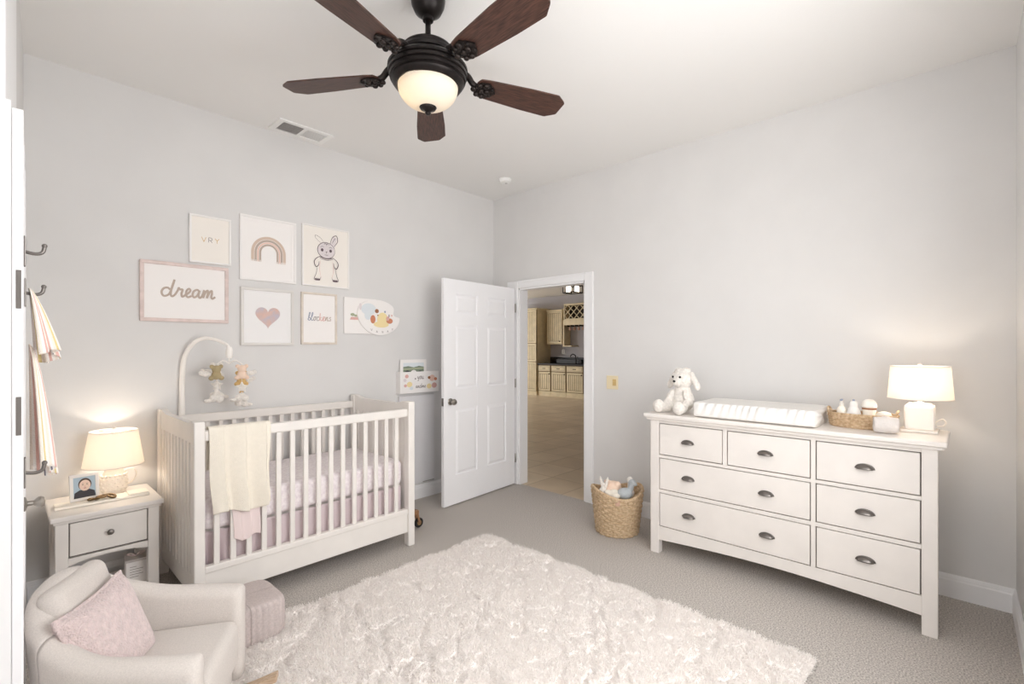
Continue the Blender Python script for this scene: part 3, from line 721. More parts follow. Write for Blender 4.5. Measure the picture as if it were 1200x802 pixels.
# wheeled toy by the crib's far leg
w = thing('wheeled_toy', 'brown wooden fork with a black rubber wheel by the crib leg near the door', 'wheeled toy', (-1.475, -.615, 0))
g = G('rubber'); g.lathe([(.02, -.011), (.034, -.011), (.038, -.006), (.038, .006), (.034, .011), (.02, .011)], (.035, -.0, .039), 28, axis='Y'); g.build('wheel', w)
g = G('brass'); g.lathe([(0, -.0125), (.012, -.0125), (.021, -.010), (.021, .010), (.012, .0125), (0, .0125)], (.035, 0, .039), 20, axis='Y'); g.build('hub', w)
g = G('walnutlight')
for s in (-1, 1): g.prism([(.035 - .008, .034), (.035 + .008, .034), (.02, .12), (0.0, .12)], s * .0165 - .003, s * .0165 + .003, 'Y')
g.box(-.03, .025, -.022, .022, .115, .145, .004); g.build('fork', w)
g = G('walnutlight'); g.box(-.10, -.02, -.022, .022, .09, .15, .005); g.box(-.10, -.075, -.022, .022, 0, .095, .004); g.build('body_block', w)

# ------------------------------------------------------------------ nightstand
NX0, NX1, NY0, NY1, NH = -3.546, -3.08, -.485, -.03, .574
ns = thing('nightstand', 'white nightstand with one drawer and an open shelf', 'nightstand', ((NX0 + NX1) / 2, (NY0 + NY1) / 2, 0))
W, D = (NX1 - NX0) / 2, (NY1 - NY0) / 2
g = G('white_wood'); g.box(-W, W, -D, D, NH - .026, NH, .006); g.box(-W + .012, W - .012, -D + .012, D - .01, NH - .04, NH - .025, .003); g.build('top', ns)
for x in (-W + .02, W - .02 - .05):
    for y in (-D + .02, D - .07): g = G('white_wood'); g.box(x, x + .05, y, y + .05, 0, NH - .038, .003); g.build('leg', ns)
for x in (-W + .03, W - .03 - .016): g = G('white_wood'); g.box(x, x + .016, -D + .06, D - .06, .33, NH - .038); g.build('side_panel', ns)
g = G('white_wood'); g.box(-W + .065, W - .065, D - .05, D - .035, .33, NH - .038); g.box(-W + .06, W - .06, -D + .03, D - .04, .335, .345); g.build('back_panel', ns)
g = G('gap'); g.box(-W + .069, W - .069, -D + .032, -D + .05, .356, NH - .041); g.build('drawer_recess', ns)
dr = G('white_wood'); dr.box(-W + .075, W - .075, -D + .022, -D + .04, .362, NH - .046, .003); dr = dr.build('drawer', ns)
g = G('pewter'); g.lathe([(0, .005), (.006, .004), (.006, -.008), (.013, -.013), (.015, -.02), (.011, -.026), (0, -.028)], (0, -D + .02, .45), 24, axis='Y'); g.build('knob', dr)
arch = [(-W + .066, .352), (W - .066, .352), (W - .066, .315), (W - .09, .318)] + [(.145 * math.cos(a) , .312 + .022 * math.sin(a)) for a in [PI * i / 12 for i in range(13)]] + [(-W + .09, .318), (-W + .066, .315)]
g = G('white_wood'); g.prism(arch, -D + .026, -D + .042, 'Y'); g.build('apron', ns)
g = G('white_wood'); g.box(-W + .03, W - .03, -D + .035, D - .03, .065, .085, .003); g.box(-W + .066, W - .066, -D + .026, -D + .04, .035, .085, .002); g.build('shelf', ns)

def table_lamp_shade(parent, r0, r1, z0, z1, wat):
    g = G('shade'); g.lathe([(r0, z0), (r1, z1), (r1 - .003, z1), (r0 - .003, z0), (r0, z0)][:4] + [(r0, z0)], n=48); sh = g.build('lamp_shade', parent)
    g = G('white_wood')
    for r, z in ((r0, z0), (r1, z1)): g = G('white_wood'); g.tube([(r * math.cos(2 * PI * i / 40), r * math.sin(2 * PI * i / 40), z) for i in range(40)], .0025, 6, True); g.build('shade_trim', sh)
    g = G('brass'); zz = z1 - .012
    for k in range(3):
        a = 2 * PI * k / 3; g.tube([(0, 0, zz), (r1 * math.cos(a) * .985, r1 * math.sin(a) * .985, z1 - .006)], .0018, 6)
    g.build('spider', sh)
    g = G('white_wood'); g.tube([(0, 0, z0 - .06), (0, 0, zz)], .004, 8); g.lathe([(0, zz - .004), (.006, zz - .002), (.006, zz + .01), (.011, zz + .018), (.009, zz + .028), (0, zz + .032)], n=18); g.build('finial', parent)
    lamp('lamp_bulb', 'POINT', (0, 0, z0 + (z1 - z0) * .55), wat, (255, 240, 221), parent, .025)
tl = thing('table_lamp', 'lit nightstand lamp with a textured round ivory ceramic base', 'lamp', (-3.258, -.150, NH))
g = G('ceramic'); base = [(0, .0), (.048, 0), (.052, .006), (.055, .014), (.062, .035), (.066, .06), (.062, .085), (.052, .11), (.044, .13), (.042, .142), (.045, .148), (.03, .156), (.012, .158), (.012, .185), (0, .185)]
g.lathe(base, n=40)
for k in range(5):
    z = .03 + .02 * k; r = .064 if k in (1, 2) else .06
    for j in range(16):
        a = 2 * PI * (j + .5 * (k % 2)) / 16; g.ell((r * .97 * math.cos(a), r * .97 * math.sin(a), z), (.008, .008, .007), sub=1)
g.build('lamp_base', tl)
table_lamp_shade(tl, .142, .112, .168, .365, 2.6)
g = G('cordw'); g.tube(spline([(.05, .02, .03), (.085, .01, .05), (.105, 0, .09), (.095, 0, .125), (.06, .0, .13), (.045, 0, .115)], 8), .0035, 8); g.build('cord', tl)

# things on the nightstand
t = thing('flat_box', 'long low ivory tray box lying across the nightstand top', 'tray', (-3.335, -.285, NH + .0005), -.02)
g = G('ivory'); g.box(-.185, .215, -.055, .055, 0, .014, .004); g.box(.12, .212, -.05, .05, .0135, .022, .003); g.build('tray_body', t)
t = thing('baby_photo_frame', 'small white frame with a portrait of a baby, on the nightstand', 'photo frame', (-3.395, -.265, NH + .0155), .12)
tilt = Matrix.Rotation(-.16, 4, 'X')
g = G('white_wood'); g.T = tilt
for a in ((-.062, .062, .126, .142), (-.062, .062, 0, .016), (-.062, -.046, .016, .126), (.046, .062, .016, .126)): g.box(a[0], a[1], -.006, .006, a[2], a[3], .002)
g.build('frame', t)
g = G('photoblue'); g.T = tilt; g.box(-.048, .048, -.002, .004, .014, .128); y = -.0026
g.use('darkcloth'); g.flat([(-.046, .016), (.046, .016), (.042, .045), (.02, .058), (-.02, .058), (-.042, .045)], y); g.use('hairdark'); g.flat(circ(.002, .086, .028, .033), y - .0002)
g.use('skin'); g.flat(circ(.002, .08, .024, .029), y - .0004); g.use('hairdark')
for s in (-1, 1): g.flat(circ(.002 + s * .009, .084, .003, .002, 8), y - .0006); g.stroke([(.002 + s * .005, .091), (.002 + s * .013, .091)], .0015, y - .0006, smooth=False)
g.use('lips'); g.flat(circ(.002, .066, .006, .0025, 10), y - .0006); g.stroke([(.002, .08), (.001, .073), (.004, .072)], .0012, y - .0006)
g.build('photo', t)
g = G('white_wood'); g.T = tilt; g.box(-.012, .012, .006, .009, .02, .10); g.T = Matrix(); g.box(-.012, .012, .014, .045, 0, .004); g.build('stand', t)
t = thing('brass_knot', 'dark brass knot ornament in front of the baby photo', 'ornament', (-3.33, -.31, NH + .0145))
g = G('dark_brass')
kn = [(.05 * math.sin(a) + .014 * math.sin(2 * a), .022 * math.cos(2 * a), .012 + .006 * math.sin(3 * a)) for a in [2 * PI * i / 48 for i in range(48)]]
g.tube(kn, .0065, 8, True); g.tube([(.02 * math.cos(a), .018 * math.sin(a), .016) for a in [2 * PI * i / 20 for i in range(20)]], .006, 8, True); g.build('knot_loops', t)
t = thing('gift_box', 'grey card box with a white label on the nightstand shelf', 'box', (-3.175, -.275, .0855), -.1)
g = G('card'); g.box(-.052, .052, -.06, .06, 0, .135, .003); g.build('carton', t)
g = G('paper'); g.box(-.046, .052, -.0625, -.0605, .004, .122); y = -.0631
g.use('grey')
for k, w_ in enumerate((.03, .06, .05, .06, .04)): g.stroke([(-.03, .095 - .014 * k), (-.03 + w_, .095 - .014 * k)], .003, y, smooth=False)
g.build('label_card', t)
g = G('blanket2')
for s in (-1, 1): g.tube(spline([(0, 0, .136), (s * .02, -.006, .155), (s * .04, 0, .152), (s * .022, .006, .14), (0, 0, .137)], 6), .004, 8)
g.build('bow', t)

# ------------------------------------------------------------------ dresser
DX0, DX1, DYL, DYR, DH = -.595, -.17, -2.165, -3.675, .968
dz = thing('dresser', 'wide white dresser with seven drawers and pewter cup pulls', 'dresser', (0, 0, 0))
dz.location = ((DX0 + DX1) / 2, (DYL + DYR) / 2, 0)
dox, doy = dz.location.x, dz.location.y
def dg(m='white_wood'):
    g = G(m); g.T = Matrix.Translation((-dox, -doy, 0)); return g
g = dg(); g.box(DX0 - .038, DX1 + .01, DYR - .036, DYL + .036, DH - .028, DH, .008, 3); g.box(DX0 - .022, DX1, DYR - .022, DYL + .022, DH - .045, DH - .026, .006); g.build('top', dz)
for (y0, y1) in ((DYL - .062, DYL), (DYR, DYR + .062)):
    for (x0, x1) in ((DX0, DX0 + .055), (DX1 - .055, DX1)): g = dg(); q = (0 if x0 == DX0 else (0 if y1 == DYL else .05)); g.box(x0, x1, y0 + q, y1 + q, 0, DH - .044, .003); g.build('leg', dz)
for y in (DYL - .03, DYR + .062): g = dg(); g.box(DX0 + .05, DX1 - .05, y, y + .018, .12, DH - .044); g.build('side_panel', dz)
g = dg(); g.box(DX1 - .03, DX1 - .015, DYR + .05, DYL - .05, .12, DH - .044); g.box(DX0 + .05, DX1 - .02, DYR + .02, DYL - .02, .135, .15); g.build('back_panel', dz)
ya, yb = DYL - .062, DYR + .062
g = dg()                                     # face frame
xf0, xf1 = DX0 + .004, DX0 + .03
ys = -3.150                                  # centre stile
rows = [(.683, .903), (.445, .664), (.190, .423)]
g.box(xf0, xf1, ys - .010, ys + .012, .188, .903)
g.box(xf0, xf1, yb, ya, .903, .926)
for z0, z1 in ((.664, .683), (.423, .445)): g.box(xf0, xf1, yb, ys - .010, z0, z1); g.box(xf0, xf1, ys + .012, ya, z0, z1)
g.box(xf0, xf1, -2.680, -2.656, .683, .903)
arc_ = [(ya + .0, .19), (yb - .0, .19), (yb, .095), (yb + .10, .102)] + [(yb + .10 + (ya - yb - .2) * t, .102 + .022 * math.sin(PI * t)) for t in [i / 16 for i in range(1, 16)]] + [(ya - .10, .102), (ya, .095)]
g.prism(arc_, xf0, xf1, 'X'); g.build('face_frame', dz)
g = dg('gap'); g.box(DX0 + .024, DX0 + .04, yb, ya, .185, .905); g.build('drawer_recess', dz)
def cup(y, z, par):
    g = dg('pewter'); vs = []
    nu, nv = 14, 8
    def f(u, v):      # half shell opening downwards
        a = PI * u; b = PI / 2 * v
        return (DX0 + .002 - .026 * math.sin(b) * math.sin(a) ** .6 if 0 < u < 1 else DX0 + .002, y + .037 * math.cos(a), z - .007 + .020 * math.cos(b) * math.sin(a) - .005 * math.sin(b))
    g.surf(f, nu, nv)
    g.tube([(DX0 - .0005, y + .041 * math.cos(PI * i / 14), z - .010 + .024 * math.sin(PI * i / 14)) for i in range(15)], .003, 6)
    o = g.build('cup_pull', par); soft(o, .0015); return o
def drawer(y0, y1, z0, z1, pulls):
    g = dg(); e = .0055
    g.box(DX0 + .002, DX0 + .022, y1 + e, y0 - e, z0 + e, z1 - e, .003)
    o = g.build('drawer', dz)
    for y in pulls: cup(y, (z0 + z1) / 2, o)
drawer(ya, -2.656, *rows[0], [-2.430]); drawer(-2.680, ys + .012, *rows[0], [-2.903]); drawer(ys - .010, yb, *rows[0], [-3.385])
drawer(ya, ys + .012, *rows[1], [-2.433, -2.907]); drawer(ys - .010, yb, *rows[1], [-3.386])
drawer(ya, ys + .012, *rows[2], [-2.437, -2.911]); drawer(ys - .010, yb, *rows[2], [-3.388])
ZT = DH + .0006

# changing pad
cp = thing('changing_pad', 'white contoured changing pad in a wrinkled cover on the dresser', 'changing pad', (-.405, -2.815, ZT))
PLn, PWd, PHt = .345, .205, .106
def padf(u, v):
    a = 2 * PI * u; c, s_ = math.cos(a), math.sin(a)
    x = PWd * math.copysign(abs(c) ** .28, c); z = PHt / 2 + PHt / 2 * math.copysign(abs(s_) ** .28, s_)
    y = (v * 2 - 1); e = (1 - abs(y) ** 14) ** .5 if abs(y) < 1 else 0
    k = .93 + .07 * e
    zz = (z - PHt / 2) * (.86 + .14 * e) + PHt / 2 if z > PHt / 2 else z
    if s_ > .2: zz -= .016 * (1 - (x / PWd) ** 2) * e
    fr = max(0, -c) ** 2 * e
    xw = .017 * math.sin(v * 95 + z * 60 + 2 * math.sin(v * 11)) * (.4 + .6 * math.sin(v * 9 + .5) ** 2) * (z / PHt) * fr
    if y < -.999 or y > .999: k = 0.0; zz = PHt / 2
    return (x * k + xw, y * PLn, zz * (1 if y < .6 else 1))
vals = [0, .0001, .004, .012, .025] + [.04 + .92 * i / 90 for i in range(91)] + [.975, .988, .996, .9999, 1]
g = G('pad'); g.surf(lambda u, v: padf(u, vals[int(round(v * (len(vals) - 1)))]), 64, len(vals) - 1, closeu=True); o = g.build('padded_cover', cp)

# plush lamb
lamb = thing('plush_lamb', 'floppy eared cream plush lamb seated on the dresser, left of the changing pad', 'plush toy', (-.42, -2.325, ZT), math.radians(166)); lamb.scale = (1.13, 1.13, 1.13)
blob('body', [((0, 0, .075), (.062, .068, .075)), ((.005, 0, .125), (.05, .055, .05)), ((.01, .0, .205), (.062, .066, .062)), ((.055, 0, .19), (.032, .036, .028)), ((.085, .055, .035), (.062, .032, .032), R3(z=.35)), ((.085, -.055, .035), (.062, .032, .032), R3(z=-.35)), ((.14, .075, .042), (.034, .036, .042)), ((.14, -.075, .042), (.034, .036, .042)),
     ((.04, .065, .095), (.026, .024, .055), R3(x=.5)), ((.04, -.065, .095), (.026, .024, .055), R3(x=-.5)), ((.065, .07, .06), (.024, .024, .026)), ((.065, -.07, .06), (.024, .024, .026)), ((0, .02, .262), (.028, .03, .018)), ((.01, -.022, .262), (.026, .028, .016))], 'plush', lamb, .005, 5)
for s in (-1, 1): blob('ear', [((0, s * .078, .205), (.02, .02, .04), R3(x=s * .6)), ((.0, s * .098, .172), (.022, .018, .032), R3(x=s * .3)), ((0, s * .06, .235), (.018, .022, .02))], 'plush', lamb, .005, 4)
g = G('black')
g.ell((.088, 0, .196), (.007, .010, .007)); g.build('nose', lamb)
for s in (-1, 1): g = G('black'); g.ell((.066, s * .026, .222), .007); g.build('eye', lamb)

# wicker tray with toiletries
def woven(g, c, rx, ry, z0, z1, rows, r, flare=0.0, wob=.004, n=72, fr=18):
    for k in range(rows):
        z = z0 + r + (z1 - z0 - 2 * r) * k / (rows - 1); f = 1 + flare * k / (rows - 1)
        g.tube([((rx * f + wob * math.sin(fr * 2 * PI * i / n + PI * (k % 2))) * math.cos(2 * PI * i / n) + c[0], (ry * f + wob * math.sin(fr * 2 * PI * i / n + PI * (k % 2))) * math.sin(2 * PI * i / n) + c[1], z) for i in range(n)], r * 1.18, 6, True)
tr = thing('wicker_tray', 'oval wicker tray of toiletries on the dresser beside the lamp', 'basket', (-.345, -3.342, ZT))
g = G('wicker'); woven(g, (0, 0), .098, .150, 0.004, .082, 8, .0052, .07); g.build('woven_side', tr)
g = G('wicker'); g.prism(circ(0, 0, .098, .150, 40), 0, .006, 'Z'); g.build('base', tr)
g = G('wicker')
for s in (-1, 1): g = G('wicker'); g.tube(spline([(-.035, s * .152, .078), (-.028, s * .160, .098), (0, s * .162, .104), (.028, s * .160, .098), (.035, s * .152, .078)], 6), .006, 8); g.build('handle', tr)
zb = ZT + .007
def bottle(name, label, cat, loc, prof, m, cap=None, capm=None, bands=()):
    t = thing(name, label, cat, loc); g = G(m); g.lathe(prof, n=28); g.build('body', t)
    if cap: g = G(capm); g.lathe(cap, n=24); g.build('cap', t)
    for (r, z0, z1, mm) in bands: g = G(mm); g.lathe([(r, z0), (r + .0006, z0 + .001), (r + .0006, z1 - .001), (r, z1)], n=28); g.build('printed_band', t)
    return t
pb = bottle('lotion_bottle', 'slim white pump bottle with a dark nozzle at the left end of the wicker tray', 'bottle', (-.352, -3.246, zb), [(0, 0), (.022, 0), (.024, .004), (.024, .085), (.018, .10), (.011, .106), (.011, .112), (0, .112)], 'ivory', [(0, .112), (.012, .112), (.012, .124), (.005, .126), (.005, .14), (0, .14)], 'hatwhite')
g = G('bluegrey'); g.box(-.024, .008, -.006, .006, .138, .148, .003); g.build('nozzle', pb)
g = G('bluegrey'); g.flat(circ(0, .05, .009, .011, 14), -.0245, 'X'); g.build('emblem', pb)
b2 = bottle('baby_wash_bottle', 'wide white bottle with a grey tip in the wicker tray', 'bottle', (-.372, -3.306, zb), [(0, 0), (.032, 0), (.035, .005), (.035, .07), (.03, .092), (.02, .106), (.02, .11), (0, .11)], 'pad', [(0, .11), (.02, .11), (.02, .13), (.014, .14), (0, .142)], 'pad', [(.0352, .045, .06, 'sky')])
g = G('bluegrey'); g.lathe([(0, .141), (.007, .141), (.006, .150), (0, .152)], n=14); g.build('tip', b2)
b3 = bottle('round_capped_bottle', 'bottle with a round white cap over a dark band in the wicker tray', 'bottle', (-.352, -3.376, zb), [(0, 0), (.026, 0), (.028, .01), (.03, .06), (.032, .09), (.034, .108), (0, .108)], 'ivory', [(0, .110), (.036, .110), (.037, .122), (.031, .142), (.018, .153), (0, .156)], 'hatwhite', [(.0335, .098, .108, 'brown')])
t = thing('cotton_jar', 'low white jar with a domed lid at the right of the wicker tray', 'jar', (-.345, -3.442, zb)); g = G('pad'); g.lathe([(0, 0), (.032, 0), (.034, .005), (.034, .062), (0, .062)], n=28); g.build('body', t)
g = G('hatwhite'); g.lathe([(0, .063), (.036, .063), (.036, .07), (.03, .083), (.012, .09), (0, .091)], n=28); g.build('lid', t)
t = thing('wooden_brush', 'small wooden baby brush lying in the right end of the wicker tray', 'brush', (-.29, -3.345, zb), .1)
g = G('oak'); g.tube(spline([(.0, -.075, .055), (0, -.03, .05), (0, .01, .045), (.0, .07, .016)], 6), [.006] * 6 + [.007] * 6 + [.012] * 6 + [.010], 10); g.build('handle', t)
g = G('plush'); g.ell((-.008, .06, .015), (.012, .02, .012)); g.build('bristles', t)
# rolled towel in front of the tray
t = thing('rolled_towel', 'small rolled grey white towel in front of the wicker tray', 'towel', (-.505, -3.465, ZT), math.radians(12))
g = G('towel')
sp = [(0.006 + .0025 * th, th) for th in [i * .25 for i in range(76)]]
def roll(u, v):
    th = u * 18.5; r = .008 + .0021 * th + .0015 * math.sin(3 * th); y = (v - .5) * .105
    bulge = 1 - .10 * abs(2 * v - 1) ** 3
    return (r * bulge * math.cos(th), y, .048 + r * bulge * math.sin(th))
g.surf(roll, 120, 10); o = g.build('towel_roll', t); soft(o, .004)
g = G('towel'); g.ell((0, 0, .048), (.043, .046, .043)); g.build('towel_core', t)
# dresser lamp
tl2 = thing('table_lamp', 'lit dresser lamp with a square white box base', 'lamp', (-.30, -3.592, ZT))
g = G('lampwhite'); g.box(-.078, .078, -.078, .078, 0, .014, .004); g.box(-.062, .062, -.062, .062, .014, .142, .008, 3); g.box(-.05, .05, -.05, .05, .142, .150, .003)
for s in (-1, 1):
    g.box(s * .062 - .002, s * .062 + .002, -.05, .05, .026, .13, .0015)
    g.box(-.05, .05, s * .062 - .002, s * .062 + .002, .026, .13, .0015)
g.lathe([(.02, .148), (.02, .156), (.01, .16), (.01, .19), (0, .19)], n=20); g.build('lamp_base', tl2)
table_lamp_shade(tl2, .140, .127, .178, .352, 2.4)
g = G('cordw'); g.tube(spline([(.03, -.062, .05), (.03, -.09, .07), (.03, -.105, .055), (.03, -.095, .035), (.03, -.07, .03)], 8), .0035, 8); g.build('cord', tl2)

# ------------------------------------------------------------------ toy basket on the floor
tb = thing('toy_basket', 'tall round seagrass basket of soft toys on the floor by the doorway', 'basket', (-.43, -1.800, 0))
def rim(a): return .318 + .028 * math.cos(2 * (a - 2.45))
g = G('wicker2')
rows = 17
for k in range(rows):
    n = 96; t_ = k / (rows - 1); pts = []
    for i in range(n):
        a = 2 * PI * i / n; R_ = .152 + .036 * t_ + .0055 * math.sin(16 * a + PI * (k % 2))
        pts.append((R_ * math.cos(a), R_ * math.sin(a), .012 + (rim(a) - .02) * t_))
    g.tube(pts, .0125, 6, True)
g.build('woven_side', tb)
g = G('wicker'); g.tube([((.190) * math.cos(a), (.190) * math.sin(a), rim(a) + .004) for a in [2 * PI * i / 72 for i in range(72)]], .011, 8, True); g.build('rim', tb)
g = G('wicker2'); g.prism(circ(0, 0, .155, n=36), .002, .014, 'Z'); g.prism(circ(0, 0, .165, n=36), .250, .261, 'Z'); g.build('base', tb)
g = G('leather'); g.T = Matrix.Rotation(math.radians(212), 4, 'Z'); g.box(.193, .2, -.017, .017, .255, .30, .002); g.build('tag', tb)
BZ = .268
def toyb(name, label, cat, dx, dy, ells, m, rz=0):
    t = thing(name, label, cat, (-.43 + dx, -1.80 + dy, BZ), rz); t.scale = (1.15, 1.15, 1.15); blob('body', ells, m, t, .006, 4); return t
t = toyb('plush_rabbit', 'cream plush rabbit with tall ears at the left of the toy basket', 'plush toy', -.068, .078, [((0, 0, .03), (.035, .035, .035)), ((0, .012, .085), (.016, .011, .055), R3(x=-.25)), ((0, -.018, .082), (.016, .011, .055), R3(x=.2))], 'plush', .4)
t = toyb('plush_bear', 'round oatmeal plush bear in the middle of the toy basket', 'plush toy', .0, .035, [((0, 0, .05), (.058, .058, .05)), ((-.01, .04, .085), .022), ((-.01, -.04, .085), .022), ((-.045, 0, .04), (.03, .034, .026))], 'felt_pink')
t = toyb('cream_cloth', 'small crumpled cream cloth at the front of the toy basket', 'cloth', -.098, -.02, [((0, 0, .03), (.03, .045, .022)), ((.0, .035, .04), (.025, .025, .02)), ((-.01, -.03, .034), (.026, .03, .02)), ((0.02, 0, .045), (.03, .03, .02))], 'blanket')
t = toyb('plush_whale', 'blue grey plush whale with a raised tail in the toy basket', 'plush toy', -.03, -.085, [((0, 0, .04), (.052, .05, .038)), ((.02, -.035, .085), (.022, .018, .03)), ((.025, -.05, .115), (.018, .03, .016), R3(x=.5)), ((.03, -.03, .12), (.014, .026, .014), R3(x=-.6))], 'blueplush')
t = toyb('plush_duck', 'pale plush toy with a long neck at the right of the toy basket', 'plush toy', .045, -.078, [((0, 0, .03), (.04, .035, .035)), ((-.01, -.012, .085), (.018, .016, .04)), ((-.018, -.018, .125), (.024, .022, .02))], 'plush')

# ------------------------------------------------------------------ rug
RX0, RX1, RY0, RY1 = -3.42, -1.205, -3.28, -1.150
g = G('rug'); nx, ny = 400, 385
vs = []
for i in range(nx + 1):
    for j in range(ny + 1):
        u, v = i / nx, j / ny
        x, y = RX0 + (RX1 - RX0) * u, RY0 + (RY1 - RY0) * v
        e = min(min(u, 1 - u) * (RX1 - RX0), min(v, 1 - v) * (RY1 - RY0))
        edge = min(1, (e + .004) / .035) ** .5
        p = Vector((x * 6.6, y * 7.2, 0)); p += Vector((noise.noise(p * .9), noise.noise(p * .9 + Vector((9, 4, 0))), 0)) * .6 + Vector((noise.noise(p * 4), noise.noise(p * 4 + Vector((3, 7, 0))), 0)) * .16
        d, _ = noise.voronoi(p)
        c = min(1, max(0, (d[1] - d[0]) / .22)); c = c * c * (3 - 2 * c)
        brk = min(1, max(0, .62 + 1.2 * noise.noise(Vector((x * 4.3, y * 4.3, 11)))))
        h = .036 - .034 * (1 - c) * brk + .006 * noise.noise(Vector((x * 13, y * 13, 5)))
        h += .0055 * noise.noise(Vector((x * 48, y * 48, 0))) + .006 * noise.noise(Vector((x * 92, y * 92, 3))) + .003 * noise.noise(Vector((x * 160, y * 160, 8)))
        wob = .012 * noise.noise(Vector((x * 9, y * 9, 7)))
        k = 1 if e < .03 else 0
        vs.append((x + (wob if (u < .02 or u > .98) else 0) + .004 * noise.noise(Vector((x * 60, y * 60, 1))), y + (wob if (v < .02 or v > .98) else 0), max(.001, h * edge)))
fs = [[i * (ny + 1) + j, (i + 1) * (ny + 1) + j, (i + 1) * (ny + 1) + j + 1, i * (ny + 1) + j + 1] for i in range(nx) for j in range(ny)]
g.add(vs, fs, True)
rug = g.build('area_rug'); 
hp = rug.modifiers.new('pile', 'PARTICLE_SYSTEM'); ps = hp.particle_system.settings
ps.type = 'HAIR'; ps.count = 220000; ps.use_advanced_hair = True; ps.emit_from = 'FACE'; ps.use_emit_random = True; ps.distribution = 'RAND'
ps.hair_length = .006; ps.hair_step = 2; ps.normal_factor = .003; ps.factor_random = .003
ps.root_radius = 1.0; ps.tip_radius = .5; ps.radius_scale = .0022; ps.render_step = 2
tag(rug, 'large cream tufted shag rug in the middle of the carpet', 'rug')

# ------------------------------------------------------------------ glider armchair
AX, AY, AR = -3.385, -1.80, math.radians(-32)
ch = thing('glider_armchair', 'small pale grey upholstered rocking armchair by the left door', 'armchair', (AX, AY, .034), AR)
ctrl = [(.205, .222), (.10, .226), (-.03, .226), (-.13, .212), (-.18, .165), (-.20, .09), (-.204, 0), (-.20, -.09), (-.175, -.15), (-.12, -.190), (-.03, -.215), (.10, -.224), (.205, -.222)]
zt = [.475, .485, .50, .54, .60, .655, .672, .655, .60, .54, .50, .485, .475]
pathc = spline([Vector((p[0], p[1], z)) for p, z in zip(ctrl, zt)], 10)
def wrap(i0, i1, name, th=.082, cap0=False, cap1=False):
    seg = pathc[i0:i1 + 1]; n = len(seg); nk = 22
    rows = []
    def section(i, sc, push=0):
        p = seg[i]; t = (seg[min(i + 1, n - 1)] - seg[max(i - 1, 0)]); t.z = 0; t.normalize(); nn = Vector((t.y, -t.x, 0))
        zc0, zc1 = .13, p.z; w = th / 2 * sc; pts = []
        r = min(.04, w)
        prof = [(-w, zc0)] + [(-w, zc0 + (zc1 - r - zc0) * k / 6) for k in range(1, 7)] + [(-w * math.cos(PI * k / 10), zc1 - r + r * math.sin(PI * k / 10) - (1 - sc) * .02) for k in range(1, 10)] + [(w, zc0 + (zc1 - r - zc0) * k / 6) for k in range(6, -1, -1)]
        lean = max(0, -p.x - .05) * 1.6
        for a, z in prof:
            q = Vector((p.x, p.y, 0)) + nn * a + t * push; q.z = z; q.x -= lean * max(0, z - .36) * .45; pts.append(q)
        return pts
    R_ = []
    if cap0: R_ += [section(0, .5, -.026), section(0, .78, -.02), section(0, .94, -.009)]
    R_ += [section(i, 1) for i in range(n)]
    if cap1: R_ += [section(n - 1, .94, .009), section(n - 1, .78, .02), section(n - 1, .5, .026)]
    m = len(R_[0]); g = G('chair'); vs = [q for r in R_ for q in r]
    fs = [[i * m + k, (i + 1) * m + k, (i + 1) * m + (k + 1) % m, i * m + (k + 1) % m] for i in range(len(R_) - 1) for k in range(m)]
    fs += [list(range(m)), [(len(R_) - 1) * m + k for k in range(m)][::-1]]
    bm = bmesh.new(); bv = [bm.verts.new(v) for v in vs]
    for f in fs: bm.faces.new([bv[i] for i in f])
    bmesh.ops.recalc_face_normals(bm, faces=bm.faces)
    g.addbm(bm, True); return g.build(name, ch)
wrap(0, 34, 'armrest', cap0=True); wrap(34, 86, 'backrest', th=.080); wrap(86, 120, 'armrest', cap1=True)
g = G('chair'); g.box(-.055, .02, -.135, .135, -.155, .165, .035, 5, rot=R3(y=-.32), smooth=True)
o = g.build('back_cushion', ch); o.location = (-.145, 0, .505)
g = G('chair'); g.box(-.16, .232, -.176, .176, .20, .372, .034, 5, smooth=True); g.build('seat_cushion', ch)
g = G('chair'); g.box(-.15, .205, -.18, .18, .125, .205, .012, 3, smooth=True); g.build('seat_base', ch)
for s in (-1, 1):
    g = G('oak'); pts = [(-.20, .05), (-.15, .03), (-.08, .012), (.04, .008), (.16, .018), (.26, .042), (.345, .068)]
    up = spline(pts, 5); poly = [(p[0], p[1] + .022) for p in up] + [(p[0], p[1] - .006) for p in up[::-1]]
    g.prism(poly, s * .255 - .02, s * .255 + .02, 'Y'); r_ = g.build('rocker', ch); bv = r_.modifiers.new('round', 'BEVEL'); bv.width = .006; bv.segments = 2
    for x, zz in ((.15, .03), (-.13, .03)): g = G('oak'); g.tube([(x, s * .245, zz), (x, s * .225, .135)], [.015, .018], 12); g.build('leg', ch)

# blush cushion
pc = thing('throw_pillow', 'blush pink plush square cushion leaning in the armchair', 'cushion', (0, 0, 0))
def pillow(u, v):
    a, b = u * 2 - 1, v * 2 - 1
    k = max(0, (1 - a ** 4) * (1 - b ** 4)) ** .55
    pin = 1 - .10 * (1 - abs(b) ** 2) * abs(a) ** 3
    return a, b, k
hw, th = .146, .055
g = G('pink_fur')
for s in (-1, 1):
    def pf(u, v, s=s):
        a, b, k = pillow(u, v)
        sx = hw * a * (1 - .09 * (1 - b * b)) ; sz = hw * b * (1 - .09 * (1 - a * a))
        return (sx, s * th * k + .004 * s, sz)
    g.surf(pf, 28, 28)
bpts = []
for e in range(4):
    for i in range(16):
        t_ = i / 16 * 2 - 1
        a, b = ((t_, -1), (1, t_), (-t_, 1), (-1, -t_))[e]
        bpts.append((hw * a * (1 - .09 * (1 - b * b)), 0, hw * b * (1 - .09 * (1 - a * a))))
g.build('plush_cover', pc)
